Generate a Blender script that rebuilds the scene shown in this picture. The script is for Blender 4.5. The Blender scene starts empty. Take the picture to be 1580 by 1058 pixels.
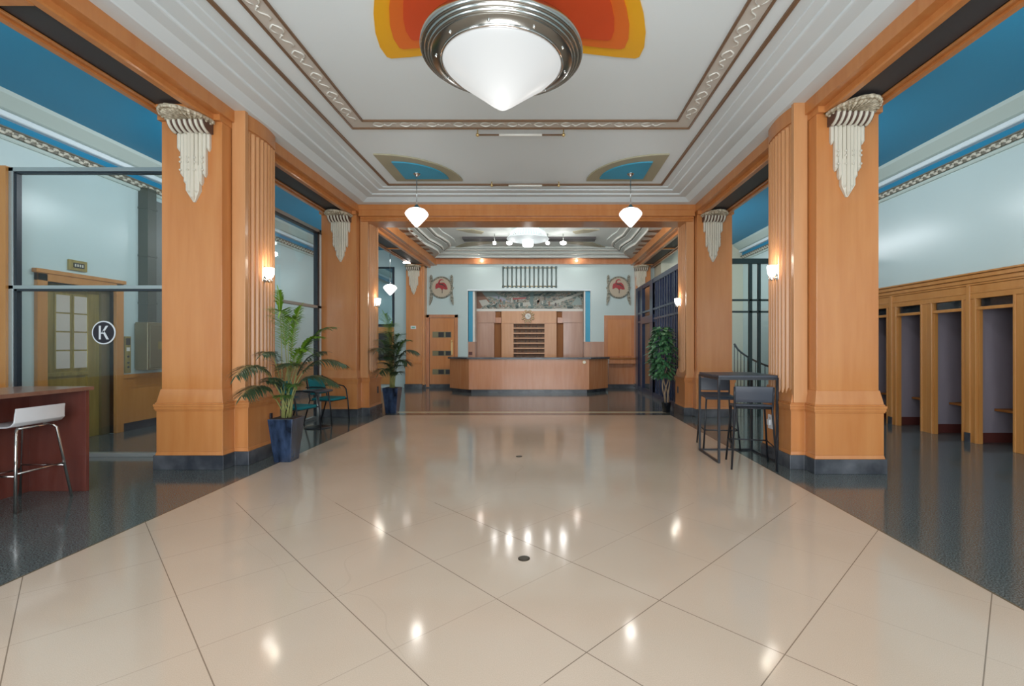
import bpy, bmesh, math, random
from mathutils import Vector, Matrix
PI = math.pi
scn = bpy.context.scene
COL = scn.collection
random.seed(7)

# ------------------------------------------------------------------ camera
cam_d = bpy.data.cameras.new('camera'); cam = bpy.data.objects.new('camera', cam_d); COL.objects.link(cam)
F, CX, CY, H = 730.0, 839.0, 532.0, 1.4
cam.location = (0, 0, H); cam.rotation_euler = (PI/2, 0, 0)
cam_d.sensor_width = 36; cam_d.lens = 36*F/1580
cam_d.shift_x = -(CX-790)/1580; cam_d.shift_y = (CY-529)/1580
cam_d.clip_start = .05
scn.camera = cam
scn.view_settings.view_transform = 'Standard'; scn.view_settings.look = 'None'
scn.view_settings.gamma = 1; scn.view_settings.exposure = 0.0

# ------------------------------------------------------------------ world and lights
w = bpy.data.worlds.new('World'); scn.world = w; w.use_nodes = True
w.node_tree.nodes['Background'].inputs[0].default_value = (.75, .88, 1, 1)
w.node_tree.nodes['Background'].inputs[1].default_value = 1.0
def area(name, loc, rot, sx, sy, power, col=(1,1,1), spread=PI):
    l = bpy.data.lights.new(name, 'AREA'); l.shape = 'RECTANGLE'; l.size = sx; l.size_y = sy
    l.energy = power; l.color = col; l.spread = spread
    o = bpy.data.objects.new(name, l); COL.objects.link(o); o.location = loc; o.rotation_euler = rot
    return o
def point(name, loc, power, col=(1,.93,.82), r=.05):
    l = bpy.data.lights.new(name, 'POINT'); l.energy = power; l.color = col; l.shadow_soft_size = r
    o = bpy.data.objects.new(name, l); COL.objects.link(o); o.location = loc; return o
DAY = (.90, .96, 1)
# daylight entering through the street windows behind the camera
for i, (x, sx) in enumerate(((-.33, 4.6), (-5.3, 2.2), (4.6, 2.2))):
    area('window_daylight', (x, -2.1, 1.95), (PI/2, 0, 0), sx, 2.9, (330, 120, 120)[i], DAY)
# unseen fill strips added at the beams to brighten aisles and reception bay
for x, y, L, p, sg in ((-4.36, 2.6, 4.6, 42, -1), (-4.45, 7.6, 2.6, 50, -1), (-4.36, 12.4, 4.0, 42, -1), (3.70, 2.6, 4.6, 52, 1), (3.70, 7.4, 2.4, 40, 1), (3.85, 12.0, 4.0, 60, 1)):
    area('aisle_fill', (x, y, 3.86), (0, -sg*PI*.39, 0), .22, L, p*.82, DAY)
area('bay_fill', (-.33, 9.92, 3.92), (PI*.47, 0, 0), 5.6, .22, 105, (1,.99,.97))
# ------------------------------------------------------------------ materials
MATS = {}
def mat(name, col, rough=.5, metal=0, coat=0, spec=.5, emit=None, es=0):
    m = bpy.data.materials.new(name); m.use_nodes = True
    b = m.node_tree.nodes['Principled BSDF']
    b.inputs['Base Color'].default_value = (*col, 1); b.inputs['Roughness'].default_value = rough
    b.inputs['Metallic'].default_value = metal; b.inputs['Coat Weight'].default_value = coat
    b.inputs['Coat Roughness'].default_value = .08; b.inputs['Specular IOR Level'].default_value = spec
    if emit: b.inputs['Emission Color'].default_value = (*emit, 1); b.inputs['Emission Strength'].default_value = es
    MATS[name] = m; return m
def nt(m): return m.node_tree.nodes, m.node_tree.links, m.node_tree.nodes['Principled BSDF']
def noise_mix(m, c1, c2, scale=(1,1,1), nscale=3, detail=4, lo=.3, hi=.7, bump=0):
    n, l, b = nt(m)
    tc = n.new('ShaderNodeTexCoord'); mp = n.new('ShaderNodeMapping'); mp.inputs['Scale'].default_value = scale
    no = n.new('ShaderNodeTexNoise'); no.inputs['Scale'].default_value = nscale; no.inputs['Detail'].default_value = detail
    cr = n.new('ShaderNodeValToRGB'); cr.color_ramp.elements[0].position = lo; cr.color_ramp.elements[1].position = hi
    cr.color_ramp.elements[0].color = (*c1, 1); cr.color_ramp.elements[1].color = (*c2, 1)
    l.new(tc.outputs['Object'], mp.inputs[0]); l.new(mp.outputs[0], no.inputs['Vector'])
    l.new(no.outputs['Fac'], cr.inputs[0]); l.new(cr.outputs[0], b.inputs['Base Color'])
    if bump:
        bp = n.new('ShaderNodeBump'); bp.inputs['Strength'].default_value = bump
        l.new(no.outputs['Fac'], bp.inputs['Height']); l.new(bp.outputs[0], b.inputs['Normal'])
    return m
def woodmat(name, c1, c2, rough=.3, coat=.25, s=(7,7,.7)):
    return noise_mix(mat(name, c1, rough, coat=coat), c1, c2, s, 1.6, 6, .3, .72)
wood = woodmat('honey_wood', (.52,.188,.052), (.585,.24,.075))
wood_l = woodmat('light_wood', (.57,.26,.10), (.64,.32,.14), .36, .08)
wood_b = woodmat('booth_wood', (.46,.195,.05), (.52,.24,.07))
wood_c = woodmat('counter_wood', (.46,.17,.065), (.54,.24,.11), .25)
wood_p = woodmat('pinkish_wood', (.44,.23,.15), (.52,.30,.20), .3)
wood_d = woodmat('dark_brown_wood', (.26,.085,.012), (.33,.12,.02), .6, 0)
mahog = woodmat('mahogany', (.12,.028,.02), (.17,.045,.03), .25, .4)
mahog_t = woodmat('mahogany_top', (.20,.09,.06), (.26,.13,.09), .3, .4)
black_stone = noise_mix(mat('black_stone', (.03,.035,.045), .22), (.035,.040,.050), (.13,.135,.15), (1,1,1), 3, 8, .42, .80)
white_wall = mat('white_wall', (.50,.615,.61), .26)
ceil_m = mat('ceiling_paint', (.765,.82,.835), .6)
cove_m = mat('cove_paint', (.70,.76,.78), .5)
band_m = mat('band_plaster', (.60,.55,.49), .5)
relief_m = mat('relief_plaster', (.78,.76,.70), .5)
bronze = mat('bronze_moulding', (.20,.115,.065), .45, .2)
blue_m = mat('blue_paint', (.008,.215,.385), .45)
bluel_m = mat('light_blue_paint', (.045,.34,.52), .5)
sage_m = mat('sage_plaster', (.47,.56,.52), .5)
pale_m = mat('pale_trim', (.68,.77,.80), .5)
orn_m = mat('ornament_olive', (.15,.145,.11), .5)
orn_l = mat('ornament_cream', (.55,.53,.44), .5)
cream = mat('cream_plaster', (.66,.61,.51), .55)
cream_d = noise_mix(mat('shell_plaster', (.5,.42,.3), .5), (.30,.24,.16), (.66,.58,.44), (1,1,1), 28, 4, .35, .65, .6)
groove_m = mat('dark_brown_groove', (.10,.05,.035), .5)
yellow_m = mat('yellow_paint', (.85,.42,.01), .5)
orange_m = mat('orange_paint', (.78,.16,.015), .5)
red_m = mat('red_orange_paint', (.70,.075,.012), .5)
khaki_m = mat('khaki_paint', (.38,.35,.24), .5)
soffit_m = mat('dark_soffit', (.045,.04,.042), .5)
chrome = mat('chrome', (.72,.71,.70), .12, 1)
nickel = mat('brushed_nickel', (.42,.44,.43), .22, 1)
alu = mat('aluminium', (.42,.47,.48), .3, .7)
alu_d = mat('dark_gasket', (.012,.02,.03), .4)
black_m = mat('black_metal', (.022,.024,.03), .35, .3)
slate = mat('slate_plastic', (.045,.052,.07), .4)
navy = mat('navy_metal', (.012,.02,.055), .3, .3)
green_k = mat('dark_green_metal', (.012,.03,.03), .35, .3)
brass = noise_mix(mat('aged_brass', (.28,.21,.08), .35, .35), (.25,.20,.06), (.40,.31,.10), (6,6,.6), 2, 4)
gold = mat('gold', (.75,.55,.25), .3, .9)
steel_b = mat('bronze_box', (.22,.19,.11), .35, .6)
duct_m = mat('duct_green', (.06,.065,.05), .4)
white_p = mat('white_plastic', (.72,.72,.74), .3)
teal_f = mat('teal_fabric', (.0,.17,.20), .7)
k_black = mat('sign_black', (.015,.012,.02), .4)
k_white = mat('sign_white', (.72,.74,.76), .4)
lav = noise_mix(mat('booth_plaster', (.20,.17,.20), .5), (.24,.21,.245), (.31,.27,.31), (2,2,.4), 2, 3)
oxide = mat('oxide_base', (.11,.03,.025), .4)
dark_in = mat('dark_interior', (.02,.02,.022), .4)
redfig = mat('red_enamel', (.36,.025,.03), .4)
figd = mat('dark_enamel', (.05,.035,.03), .4)
tan_m = mat('tan_plaster', (.47,.40,.30), .5)
pew = noise_mix(mat('pewter_scroll', (.25,.25,.2), .45, .2), (.13,.13,.10), (.38,.37,.30), (1,1,1), 22, 3, .35, .65)
green_g = mat('grille_green', (.17,.22,.21), .4, .3)
pot_m = noise_mix(mat('blue_marble', (.02,.03,.07), .15, coat=.5), (.006,.010,.022), (.045,.075,.15), (3,3,1.2), 3.5, 7, .35, .75)
pot2_m = mat('black_pot', (.012,.014,.018), .2)
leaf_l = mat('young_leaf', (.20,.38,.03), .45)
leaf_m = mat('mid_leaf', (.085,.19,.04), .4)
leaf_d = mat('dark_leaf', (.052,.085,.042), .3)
ficus_l = noise_mix(mat('ficus_leaf', (.03,.12,.05), .3), (.03,.11,.05), (.12,.30,.13), (1,1,1), 9, 2, .35, .65)
stem_m = mat('palm_stem', (.26,.27,.09), .5)
trunk_m = noise_mix(mat('trunk_bark', (.33,.24,.15), .7), (.26,.18,.11), (.42,.32,.22), (8,8,2), 3, 3)
soil_m = mat('soil', (.03,.02,.015), .9)
out_day = mat('sill_paint', (.6,.6,.58), .5)
shade_m = mat('opal_glass', (.22,.22,.22), .3, emit=(.97,1,.99), es=.50)
pend_m = mat('pendant_glass', (.9,.9,.9), .3, emit=(1,.99,.96), es=1.7)
sconce_m = mat('sconce_glass', (.9,.9,.9), .3, emit=(1,.96,.88), es=9)
spot_m = mat('spot_lens', (.9,.9,.9), .3, emit=(1,.98,.95), es=10)
led_m = mat('exit_sign_green', (.1,.4,.25), .4)
mirror_m = mat('elevator_glass', (.78,.74,.66), .12, .35)  # bright reflections of the panes put into the pale base colour

# glass: clear sheet reflecting by angle
def glassmat(name, tint, ior=1.45):
    m = bpy.data.materials.new(name); m.use_nodes = True; n = m.node_tree.nodes; l = m.node_tree.links; n.clear()
    o = n.new('ShaderNodeOutputMaterial'); mx = n.new('ShaderNodeMixShader'); t = n.new('ShaderNodeBsdfTransparent')
    g = n.new('ShaderNodeBsdfGlossy'); lw = n.new('ShaderNodeLayerWeight'); lw.inputs[0].default_value = .5; pw_ = n.new('ShaderNodeMath'); pw_.operation = 'POWER'; pw_.inputs[1].default_value = 4.5
    l.new(lw.outputs['Facing'], pw_.inputs[0]); fr = n.new('ShaderNodeMath'); fr.operation = 'MULTIPLY_ADD'; fr.inputs[1].default_value = .9; fr.inputs[2].default_value = .035; l.new(pw_.outputs[0], fr.inputs[0])
    t.inputs[0].default_value = (*tint, 1); g.inputs['Roughness'].default_value = .02
    l.new(fr.outputs[0], mx.inputs[0]); l.new(t.outputs[0], mx.inputs[1]); l.new(g.outputs[0], mx.inputs[2]); l.new(mx.outputs[0], o.inputs[0])
    return m
glass = glassmat('clear_glass', (.95,.975,.975))
glass_d = glassmat('smoked_glass', (.80,.84,.87))

def floor_light():
    m = mat('light_terrazzo', (.6,.45,.32), .14, spec=.36); n, l, b = nt(m)
    tc = n.new('ShaderNodeTexCoord'); sp = n.new('ShaderNodeSeparateXYZ'); l.new(tc.outputs['Object'], sp.inputs[0])
    def math_(op, a, bb=None):
        q = n.new('ShaderNodeMath'); q.operation = op
        for i, v in enumerate((a, bb)):
            if v is None: continue
            if isinstance(v, (int, float)): q.inputs[i].default_value = v
            else: l.new(v, q.inputs[i])
        return q.outputs[0]
    X, Y = sp.outputs[0], sp.outputs[1]
    n2 = n.new('ShaderNodeTexNoise'); n2.inputs['Scale'].default_value = .8; n2.inputs['Detail'].default_value = 3
    l.new(tc.outputs['Object'], n2.inputs['Vector'])
    def line(e, off, per, wdt):
        u = math_('DIVIDE', math_('SUBTRACT', e, off), per)
        f = math_('ABSOLUTE', math_('SUBTRACT', math_('FRACT', math_('ADD', u, .5)), .5))
        return math_('LESS_THAN', f, wdt/per)
    s1 = math_('ADD', X, Y); s2 = math_('SUBTRACT', Y, X)
    l1 = line(s1, .59, .88, .0036); l2 = line(s2, 1.05, .91, .0036)
    st1 = math_('ADD', math_('MULTIPLY', math_('LESS_THAN', s1, 3.5), .55), .15)
    st2 = math_('ADD', math_('MULTIPLY', math_('MULTIPLY', math_('LESS_THAN', s2, 2.3), math_('GREATER_THAN', X, .0)), .5), .25)
    near = math_('LESS_THAN', Y, 4.2)
    ln = math_('MULTIPLY', math_('MAXIMUM', math_('MULTIPLY', l1, st1), math_('MULTIPLY', l2, st2)), math_('ADD', math_('MULTIPLY', near, .85), .12))
    vo = n.new('ShaderNodeTexVoronoi'); vo.feature = 'DISTANCE_TO_EDGE'; vo.inputs['Scale'].default_value = .36
    wz = n.new('ShaderNodeVectorMath'); wz.operation = 'ADD'; l.new(tc.outputs['Object'], wz.inputs[0])
    n3 = n.new('ShaderNodeTexNoise'); n3.inputs['Scale'].default_value = .8; n3.inputs['Detail'].default_value = 2; l.new(tc.outputs['Object'], n3.inputs['Vector'])
    l.new(n3.outputs['Color'], wz.inputs[1]); l.new(wz.outputs[0], vo.inputs['Vector'])
    crk = math_('MULTIPLY', math_('LESS_THAN', vo.outputs['Distance'], .0012), .06)
    ln = math_('MAXIMUM', ln, crk)
    cr = n.new('ShaderNodeValToRGB'); cr.color_ramp.elements[0].position = .3; cr.color_ramp.elements[1].position = .7
    cr.color_ramp.elements[0].color = (.55,.435,.335,1); cr.color_ramp.elements[1].color = (.605,.485,.385,1)
    l.new(n2.outputs['Fac'], cr.inputs[0])
    sn = n.new('ShaderNodeTexNoise'); sn.inputs['Scale'].default_value = 260; sn.inputs['Detail'].default_value = 2; l.new(tc.outputs['Object'], sn.inputs['Vector'])
    mr = n.new('ShaderNodeMapRange'); mr.inputs[1].default_value = .3; mr.inputs[2].default_value = .7; mr.inputs[3].default_value = .92; mr.inputs[4].default_value = 1.07
    l.new(sn.outputs['Fac'], mr.inputs[0])
    mm = n.new('ShaderNodeVectorMath'); mm.operation = 'SCALE'; l.new(cr.outputs[0], mm.inputs[0]); l.new(mr.outputs[0], mm.inputs['Scale'])
    mx = n.new('ShaderNodeMix'); mx.data_type = 'RGBA'; l.new(ln, mx.inputs[0]); l.new(mm.outputs[0], mx.inputs[6]); mx.inputs[7].default_value = (.10,.065,.04,1)
    l.new(mx.outputs[2], b.inputs['Base Color'])
    r2 = n.new('ShaderNodeMapRange'); r2.inputs[3].default_value = .07; r2.inputs[4].default_value = .13; l.new(n2.outputs['Fac'], r2.inputs[0]); l.new(r2.outputs[0], b.inputs['Roughness'])
    return m
def floor_dark():
    m = mat('dark_terrazzo', (.05,.06,.06), .12); n, l, b = nt(m)
    tc = n.new('ShaderNodeTexCoord'); a = n.new('ShaderNodeTexNoise'); a.inputs['Scale'].default_value = 110; a.inputs['Detail'].default_value = 3
    l.new(tc.outputs['Object'], a.inputs['Vector'])
    cr = n.new('ShaderNodeValToRGB'); cr.color_ramp.elements[0].position = .42; cr.color_ramp.elements[1].position = .72
    cr.color_ramp.elements[0].color = (.055,.068,.068,1); cr.color_ramp.elements[1].color = (.19,.22,.22,1)
    l.new(a.outputs['Fac'], cr.inputs[0]); l.new(cr.outputs[0], b.inputs['Base Color']); return m
fl_l, fl_d = floor_light(), floor_dark()
fl_c = mat('cream_terrazzo', (.55,.48,.33), .15)
fl_e = mat('border_strip', (.13,.10,.06), .2)
def mural_mat():
    m = mat('mural_paint', (.3,.3,.3), .5); n, l, b = nt(m)
    tc = n.new('ShaderNodeTexCoord'); mp = n.new('ShaderNodeMapping'); mp.inputs['Scale'].default_value = (1.2,1,2.6)
    no = n.new('ShaderNodeTexNoise'); no.inputs['Scale'].default_value = 3.2; no.inputs['Detail'].default_value = 3; no.inputs['Distortion'].default_value = 1.6
    cr = n.new('ShaderNodeValToRGB'); e = cr.color_ramp.elements; cr.color_ramp.interpolation = 'CONSTANT'
    cols = [(.30,(.03,.05,.045)), (.38,(.10,.16,.15)), (.44,(.22,.26,.22)), (.49,(.38,.36,.28)), (.53,(.12,.08,.05)), (.57,(.5,.52,.48)), (.62,(.28,.17,.10)), (.67,(.16,.24,.25))]
    e[0].position, e[0].color = cols[0][0], (*cols[0][1],1); e[1].position, e[1].color = cols[1][0], (*cols[1][1],1)
    for p, c in cols[2:]: q = e.new(p); q.color = (*c,1)
    l.new(tc.outputs['Object'], mp.inputs[0]); l.new(mp.outputs[0], no.inputs['Vector']); l.new(no.outputs['Fac'], cr.inputs[0]); l.new(cr.outputs[0], b.inputs['Base Color'])
    return m
mural_m = mural_mat()

# ------------------------------------------------------------------ mesh helpers
class MB:
    def __init__(s): s.bm = bmesh.new()
    def poly(s, pts, mi=0):
        f = s.bm.faces.new([s.bm.verts.new(p) for p in pts]); f.material_index = mi; return s
    def box(s, x0, x1, y0, y1, z0, z1, mi=0):
        v = [s.bm.verts.new((x, y, z)) for z in (z0, z1) for x, y in ((x0,y0),(x1,y0),(x1,y1),(x0,y1))]
        for q in ((3,2,1,0),(4,5,6,7),(0,1,5,4),(1,2,6,5),(2,3,7,6),(3,0,4,7)):
            s.bm.faces.new([v[i] for i in q]).material_index = mi
        return s
    def prism(s, pts, a, b, axis='z', mi=0, smooth=False, top=None):
        """extrude a 2-D outline between a and b; axis z: (x,y), axis y: (x,z), axis x: (y,z)"""
        def P(p, t): return {'z': (p[0],p[1],t), 'y': (p[0],t,p[1]), 'x': (t,p[0],p[1])}[axis]
        top = top or pts
        A = [s.bm.verts.new(P(p, a)) for p in pts]; B = [s.bm.verts.new(P(p, b)) for p in top]
        for vs in (A, B[::-1]):
            s.bm.faces.new(vs).material_index = mi
        n = len(pts)
        for i in range(n):
            f = s.bm.faces.new((A[i], B[i], B[(i+1)%n], A[(i+1)%n])); f.material_index = mi; f.smooth = smooth
        return s
    def lathe(s, prof, seg=32, c=(0,0,0), mi=0, smooth=True, axis='z'):
        rings = []
        for r, z in prof:
            ring = []
            for i in range(seg):
                a = 2*PI*i/seg
                p = (r*math.cos(a), r*math.sin(a), z) if axis == 'z' else (r*math.cos(a), z, r*math.sin(a)) if axis == 'y' else (z, r*math.cos(a), r*math.sin(a))
                ring.append(s.bm.verts.new((p[0]+c[0], p[1]+c[1], p[2]+c[2])))
            rings.append(ring)
        for A, B in zip(rings, rings[1:]):
            for i in range(seg):
                f = s.bm.faces.new((A[i], A[(i+1)%seg], B[(i+1)%seg], B[i])); f.smooth = smooth; f.material_index = mi
        for R_ in (rings[0], rings[-1]):
            try: s.bm.faces.new(R_).material_index = mi
            except ValueError: pass
        return s
    def tube(s, pts, r, n=8, mi=0, closed=False):
        pts = [Vector(p) for p in pts]; rings = []; N = len(pts)
        rr = r if isinstance(r, (list, tuple)) else [r]*N
        up = None
        for i, p in enumerate(pts):
            if closed: d = pts[(i+1)%N]-pts[i-1]
            else: d = pts[min(i+1, N-1)]-pts[max(i-1, 0)]
            d.normalize()
            if up is None:
                up = Vector((0,0,1)) if abs(d.z) < .9 else Vector((1,0,0))
            u = (up - d*up.dot(d))
            if u.length < 1e-4: u = d.orthogonal()
            u.normalize(); v = d.cross(u); up = u
            rings.append([s.bm.verts.new(p + (u*math.cos(2*PI*k/n) + v*math.sin(2*PI*k/n))*rr[i]) for k in range(n)])
        L = list(zip(rings, rings[1:])) + ([(rings[-1], rings[0])] if closed else [])
        for A, B in L:
            for k in range(n):
                f = s.bm.faces.new((A[k], A[(k+1)%n], B[(k+1)%n], B[k])); f.smooth = True; f.material_index = mi
        if not closed:
            s.bm.faces.new(rings[0][::-1]).material_index = mi; s.bm.faces.new(rings[-1]).material_index = mi
        return s
    def sheet(s, path, wdt, th, axis='y', mi=0):
        """bent sheet: path of (a,z) points extruded across width"""
        top = [Vector(p) for p in path]; off = []
        for i in range(len(top)):
            d = top[min(i+1,len(top)-1)]-top[max(i-1,0)]; d.normalize(); off.append(top[i]+Vector((d.y,-d.x))*th)
        return s.prism([tuple(p) for p in top]+[tuple(p) for p in off[::-1]], -wdt/2, wdt/2, axis, mi, True)
    def ball(s, c, r, sx=1, sy=1, sz=1, u=8, v=6, mi=0):
        prof = [(max(1e-4, r*math.sin(PI*i/v)), -r*math.cos(PI*i/v)) for i in range(v+1)]
        k = len(s.bm.verts); s.lathe(prof, u, (0,0,0), mi); s.bm.verts.ensure_lookup_table()
        for vv in s.bm.verts[k:]: vv.co = Vector((vv.co.x*sx+c[0], vv.co.y*sy+c[1], vv.co.z*sz+c[2]))
        return s
    def loop(s, X0, X1, Y0, Y1, prof, mi=0):
        rs = [[s.bm.verts.new(p) for p in ((X0+d,Y0+d,z),(X1-d,Y0+d,z),(X1-d,Y1-d,z),(X0+d,Y1-d,z))] for d, z in prof]
        for A, B in zip(rs, rs[1:]):
            for i in range(4): s.bm.faces.new((A[i], A[(i+1)%4], B[(i+1)%4], B[i])).material_index = mi
        return s
    def xf(s, M, k=0):
        s.bm.verts.ensure_lookup_table()
        for v in s.bm.verts[k:]: v.co = M @ v.co
        return s
    def build(s, name, m, parent=None, bevel=0, loc=None, label=None):
        bmesh.ops.recalc_face_normals(s.bm, faces=s.bm.faces)
        me = bpy.data.meshes.new(name); s.bm.to_mesh(me); s.bm.free()
        for x in (m if isinstance(m, (list, tuple)) else [m]): me.materials.append(x)
        o = bpy.data.objects.new(name, me); COL.objects.link(o)
        if parent: o.parent = parent
        if loc: o.location = loc
        if label: o['label'] = label
        if bevel:
            b = o.modifiers.new('bevel', 'BEVEL'); b.width = bevel; b.segments = 2; b.limit_method = 'ANGLE'; b.angle_limit = .7
        return o
def tag(o, label, cat, group=None):
    o['label'] = label; o['category'] = cat
    if group: o['group'] = group
    return o
def thing(name, label, cat, loc=(0,0,0), rz=0, group=None):
    o = bpy.data.objects.new(name, None); COL.objects.link(o); o.location = loc; o.rotation_euler = (0,0,rz); o.empty_display_size = .1
    return tag(o, label, cat, group)
def struct(o): o['kind'] = 'structure'; return o
def dup(o, loc=None, rz=None, label=None, parent=None):
    c = o.copy(); COL.objects.link(c); c.parent = parent
    if loc is not None: c.location = loc
    if rz is not None: c.rotation_euler = (0,0,rz)
    if label: c['label'] = label
    for ch in list(o.children): dup(ch, parent=c)
    return c
def PX(px, Y): return (px-CX)/F*Y
def PZ(py, Y): return H-(py-CY)/F*Y
XM = -.33                       # the hall's centre line
def U(u, s): return XM + s*u    # s=-1 left, +1 right
LW, RW = -6.82, 6.15            # outer walls of the two aisles
YB, YF = 15.5, -2.35            # reception wall, street wall
MZ = 4.22                       # main ceiling

# ------------------------------------------------------------------ setting: floor
f = MB()
for x0,x1,y0,y1,mi in ((LW,-3.165,YF,YB,1),(2.545,RW,YF,YB,1),(-3.165,2.545,9.97,YB,1),(-3.15,2.53,YF,9.44,0),
    (-3.15,2.53,9.44,9.53,3),(-3.15,2.53,9.53,9.75,1),(-3.15,2.53,9.75,9.95,2),(-3.15,2.53,9.95,9.97,3),(-3.165,-3.15,YF,9.97,3),(2.53,2.545,YF,9.97,3)):
    f.poly([(x0,y0,0),(x1,y0,0),(x1,y1,0),(x0,y1,0)], mi)
f.box(LW-1.5, RW+1.5, YF-.2, YB+2.6, -.2, -.002, 1)
struct(f.build('floor', [fl_l, fl_d, fl_c, fl_e]))
for i, (x, y) in enumerate(((-.13, 3.10), (-.31, 5.94))):
    p = MB().lathe([(.039,0),(.039,.004),(.031,.006)], 20).build('floor_plug', mat('plug_metal%d'%i, (.06,.05,.035), .35, .6), loc=(x,y,0))
    tag(p, ['round dark metal floor plug nearest the camera, below the chandelier reflection','round dark metal floor plug in the middle of the light floor, further back'][i], 'floor plug')

# ------------------------------------------------------------------ setting: outer walls
# left wall with the elevator opening
f = MB(); EY0, EY1, EZ = 6.46, 7.50, 2.27
f.box(LW-.15, LW, YF, EY0, 0, 4.6).box(LW-.15, LW, EY1, YB, 0, 4.6).box(LW-.15, LW, EY0, EY1, EZ, 4.6)
struct(f.build('wall_left', white_wall))
f = MB(); BY0, BY1 = 4.62, 9.18
f.box(RW, RW+.15, YF, BY0, 0, 4.6).box(RW, RW+.15, BY1, YB, 0, 4.6).box(RW, RW+.15, BY0, BY1, 2.36, 4.6)
struct(f.build('wall_right', white_wall))
# street wall behind the camera with three large windows
f = MB(); wins = ((-2.9,2.2),(-6.5,-4.1),(3.4,5.8))
xs = sorted([LW-.15, RW+.15] + [a for q in wins for a in q])
for i in range(0, len(xs), 2): f.box(xs[i], xs[i+1], YF-.2, YF, 0, 4.6)
for a, b_ in wins: f.box(a, b_, YF-.2, YF, 0, .5); f.box(a, b_, YF-.2, YF, 3.4, 4.6)
struct(f.build('wall_front', white_wall))
for i, (a, b_) in enumerate(wins):
    f = MB(); n = 3 if i == 0 else 2
    for k in range(n+1):
        x = a+(b_-a)*k/n; f.box(x-.03, x+.03, YF-.14, YF-.06, .5, 3.4)
    f.box(a, b_, YF-.14, YF-.06, .5, .56).box(a, b_, YF-.14, YF-.06, 3.34, 3.4).box(a, b_, YF-.14, YF-.06, 2.4, 2.45)
    o = struct(f.build('window_%d'%(i+1), alu)); MB().box(a, b_, YF-.11, YF-.10, .5, 3.4).build('glass_pane', glass, o)
# aisle ceilings and crown mouldings
for s, wx in ((-1, LW), (1, RW)):
    x0, x1 = sorted((wx, U(3.4, s)))
    struct(MB().box(x0, x1, YF, YB, 4.5, 4.6).build('ceiling', blue_m))
    q = -s                                             # into the room
    pr = lambda pts: [(wx+q*a, z) for a, z in pts]
    name = 'left' if s < 0 else 'right'
    f = MB()
    f.prism(pr([(0,3.99),(.03,3.99),(.045,4.01),(.045,4.03),(.03,4.045),(0,4.045)]), YF, YB, 'y', 1)
    f.prism(pr([(0,4.045),(.05,4.05),(.065,4.115),(.085,4.12),(.085,4.138),(0,4.138)]), YF, YB, 'y', 0)
    y = YF+.05; k = 0
    while y < YB-.1:                                     # running scroll
        zz = 4.083+(.021 if k%2 else -.021)
        f.ball((wx+q*.06, y, zz), .036, sx=.5, sy=1.15, sz=.62, u=7, v=5, mi=2)
        f.ball((wx+q*.07, y+.035, zz-(.016 if k%2 else -.016)), .014, u=5, v=4, mi=2)
        y += .072; k += 1
    struct(f.build('trim_%d'%(1 if s<0 else 2), [orn_m, sage_m, orn_l]))
    f = MB().prism(pr([(0,4.138),(.03,4.138),(.03,4.25),(0,4.25)]), YF, YB, 'y', 0)
    f.prism(pr([(0,4.24),(.11,4.24),(.125,4.25),(.125,4.305),(.11,4.32),(0,4.32)]), YF, YB, 'y', 1)
    f.prism(pr([(0,4.325),(.10,4.325),(.15,4.335),(.30,4.45),(.31,4.5),(0,4.5)]), YF, YB, 'y', 2)
    struct(f.build('trim_%d'%(3 if s<0 else 4), [blue_m, pale_m, sage_m]))

# wainscot and black base along the aisle walls
def wainscot(name, wx, q, y0, y1, idx):
    f = MB(); X = lambda a: wx+q*a
    def bx(a0, a1, *r): f.box(min(X(a0),X(a1)), max(X(a0),X(a1)), *r)
    bx(0, .03, y0, y1, .13, .88, 0) if False else None
    f.box(*sorted((X(0),X(.025))), y0, y1, .13, .88, 0); f.box(*sorted((X(0),X(.05))), y0, y1, .86, .92, 0); f.box(*sorted((X(0),X(.036))), y0, y1, .70, .735, 0)
    f.box(*sorted((X(0),X(.04))), y0, y1, 0, .13, 1)
    n = max(1, int((y1-y0)/1.1))
    for k in range(n+1):
        y = y0+(y1-y0-.09)*k/n; f.box(*sorted((X(0),X(.034))), y, y+.09, .13, .87, 0)
    return struct(f.build('baseboard_'+name, [wood_b, black_stone]))
wainscot('left', LW, 1, 7.63, YB, 1)
wainscot('left_front', LW, 1, YF, 5.9, 1)
wainscot('right', RW, -1, YF, BY0, 2)

# ------------------------------------------------------------------ reception (far) wall
L3, R3 = PX(658,YB), PX(978,YB)
RX0, RX1, RZ = PX(722,YB), PX(912,YB), PZ(447,YB)
f = MB()
DX0, DX1 = PX(663,YB), PX(702,YB)
f.box(LW, L3, YB, YB+.15, 0, 4.6).box(L3, RX0, YB, YB+.15, 0, 4.5).box(RX1, RW, YB, YB+.15, 0, 4.6).box(RX0, RX1, YB, YB+.15, RZ, 4.5)
struct(f.build('wall_back', white_wall))
struct(MB().box(RX0-.1, RX0, YB+.15, YB+.9, 0, RZ).build('wall_recess_left', white_wall)); struct(MB().box(RX1, RX1+.1, YB+.15, YB+.9, 0, RZ).build('wall_recess_right', white_wall))
struct(MB().box(RX0-.1, RX1+.1, YB+.15, YB+.9, RZ, RZ+.1).build('ceiling', white_wall))
YR = YB+.8
struct(MB().box(RX0-.1, RX1+.1, YR+.1, YR+.2, 0, RZ+.1).build('wall_recess', wood_d))
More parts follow.
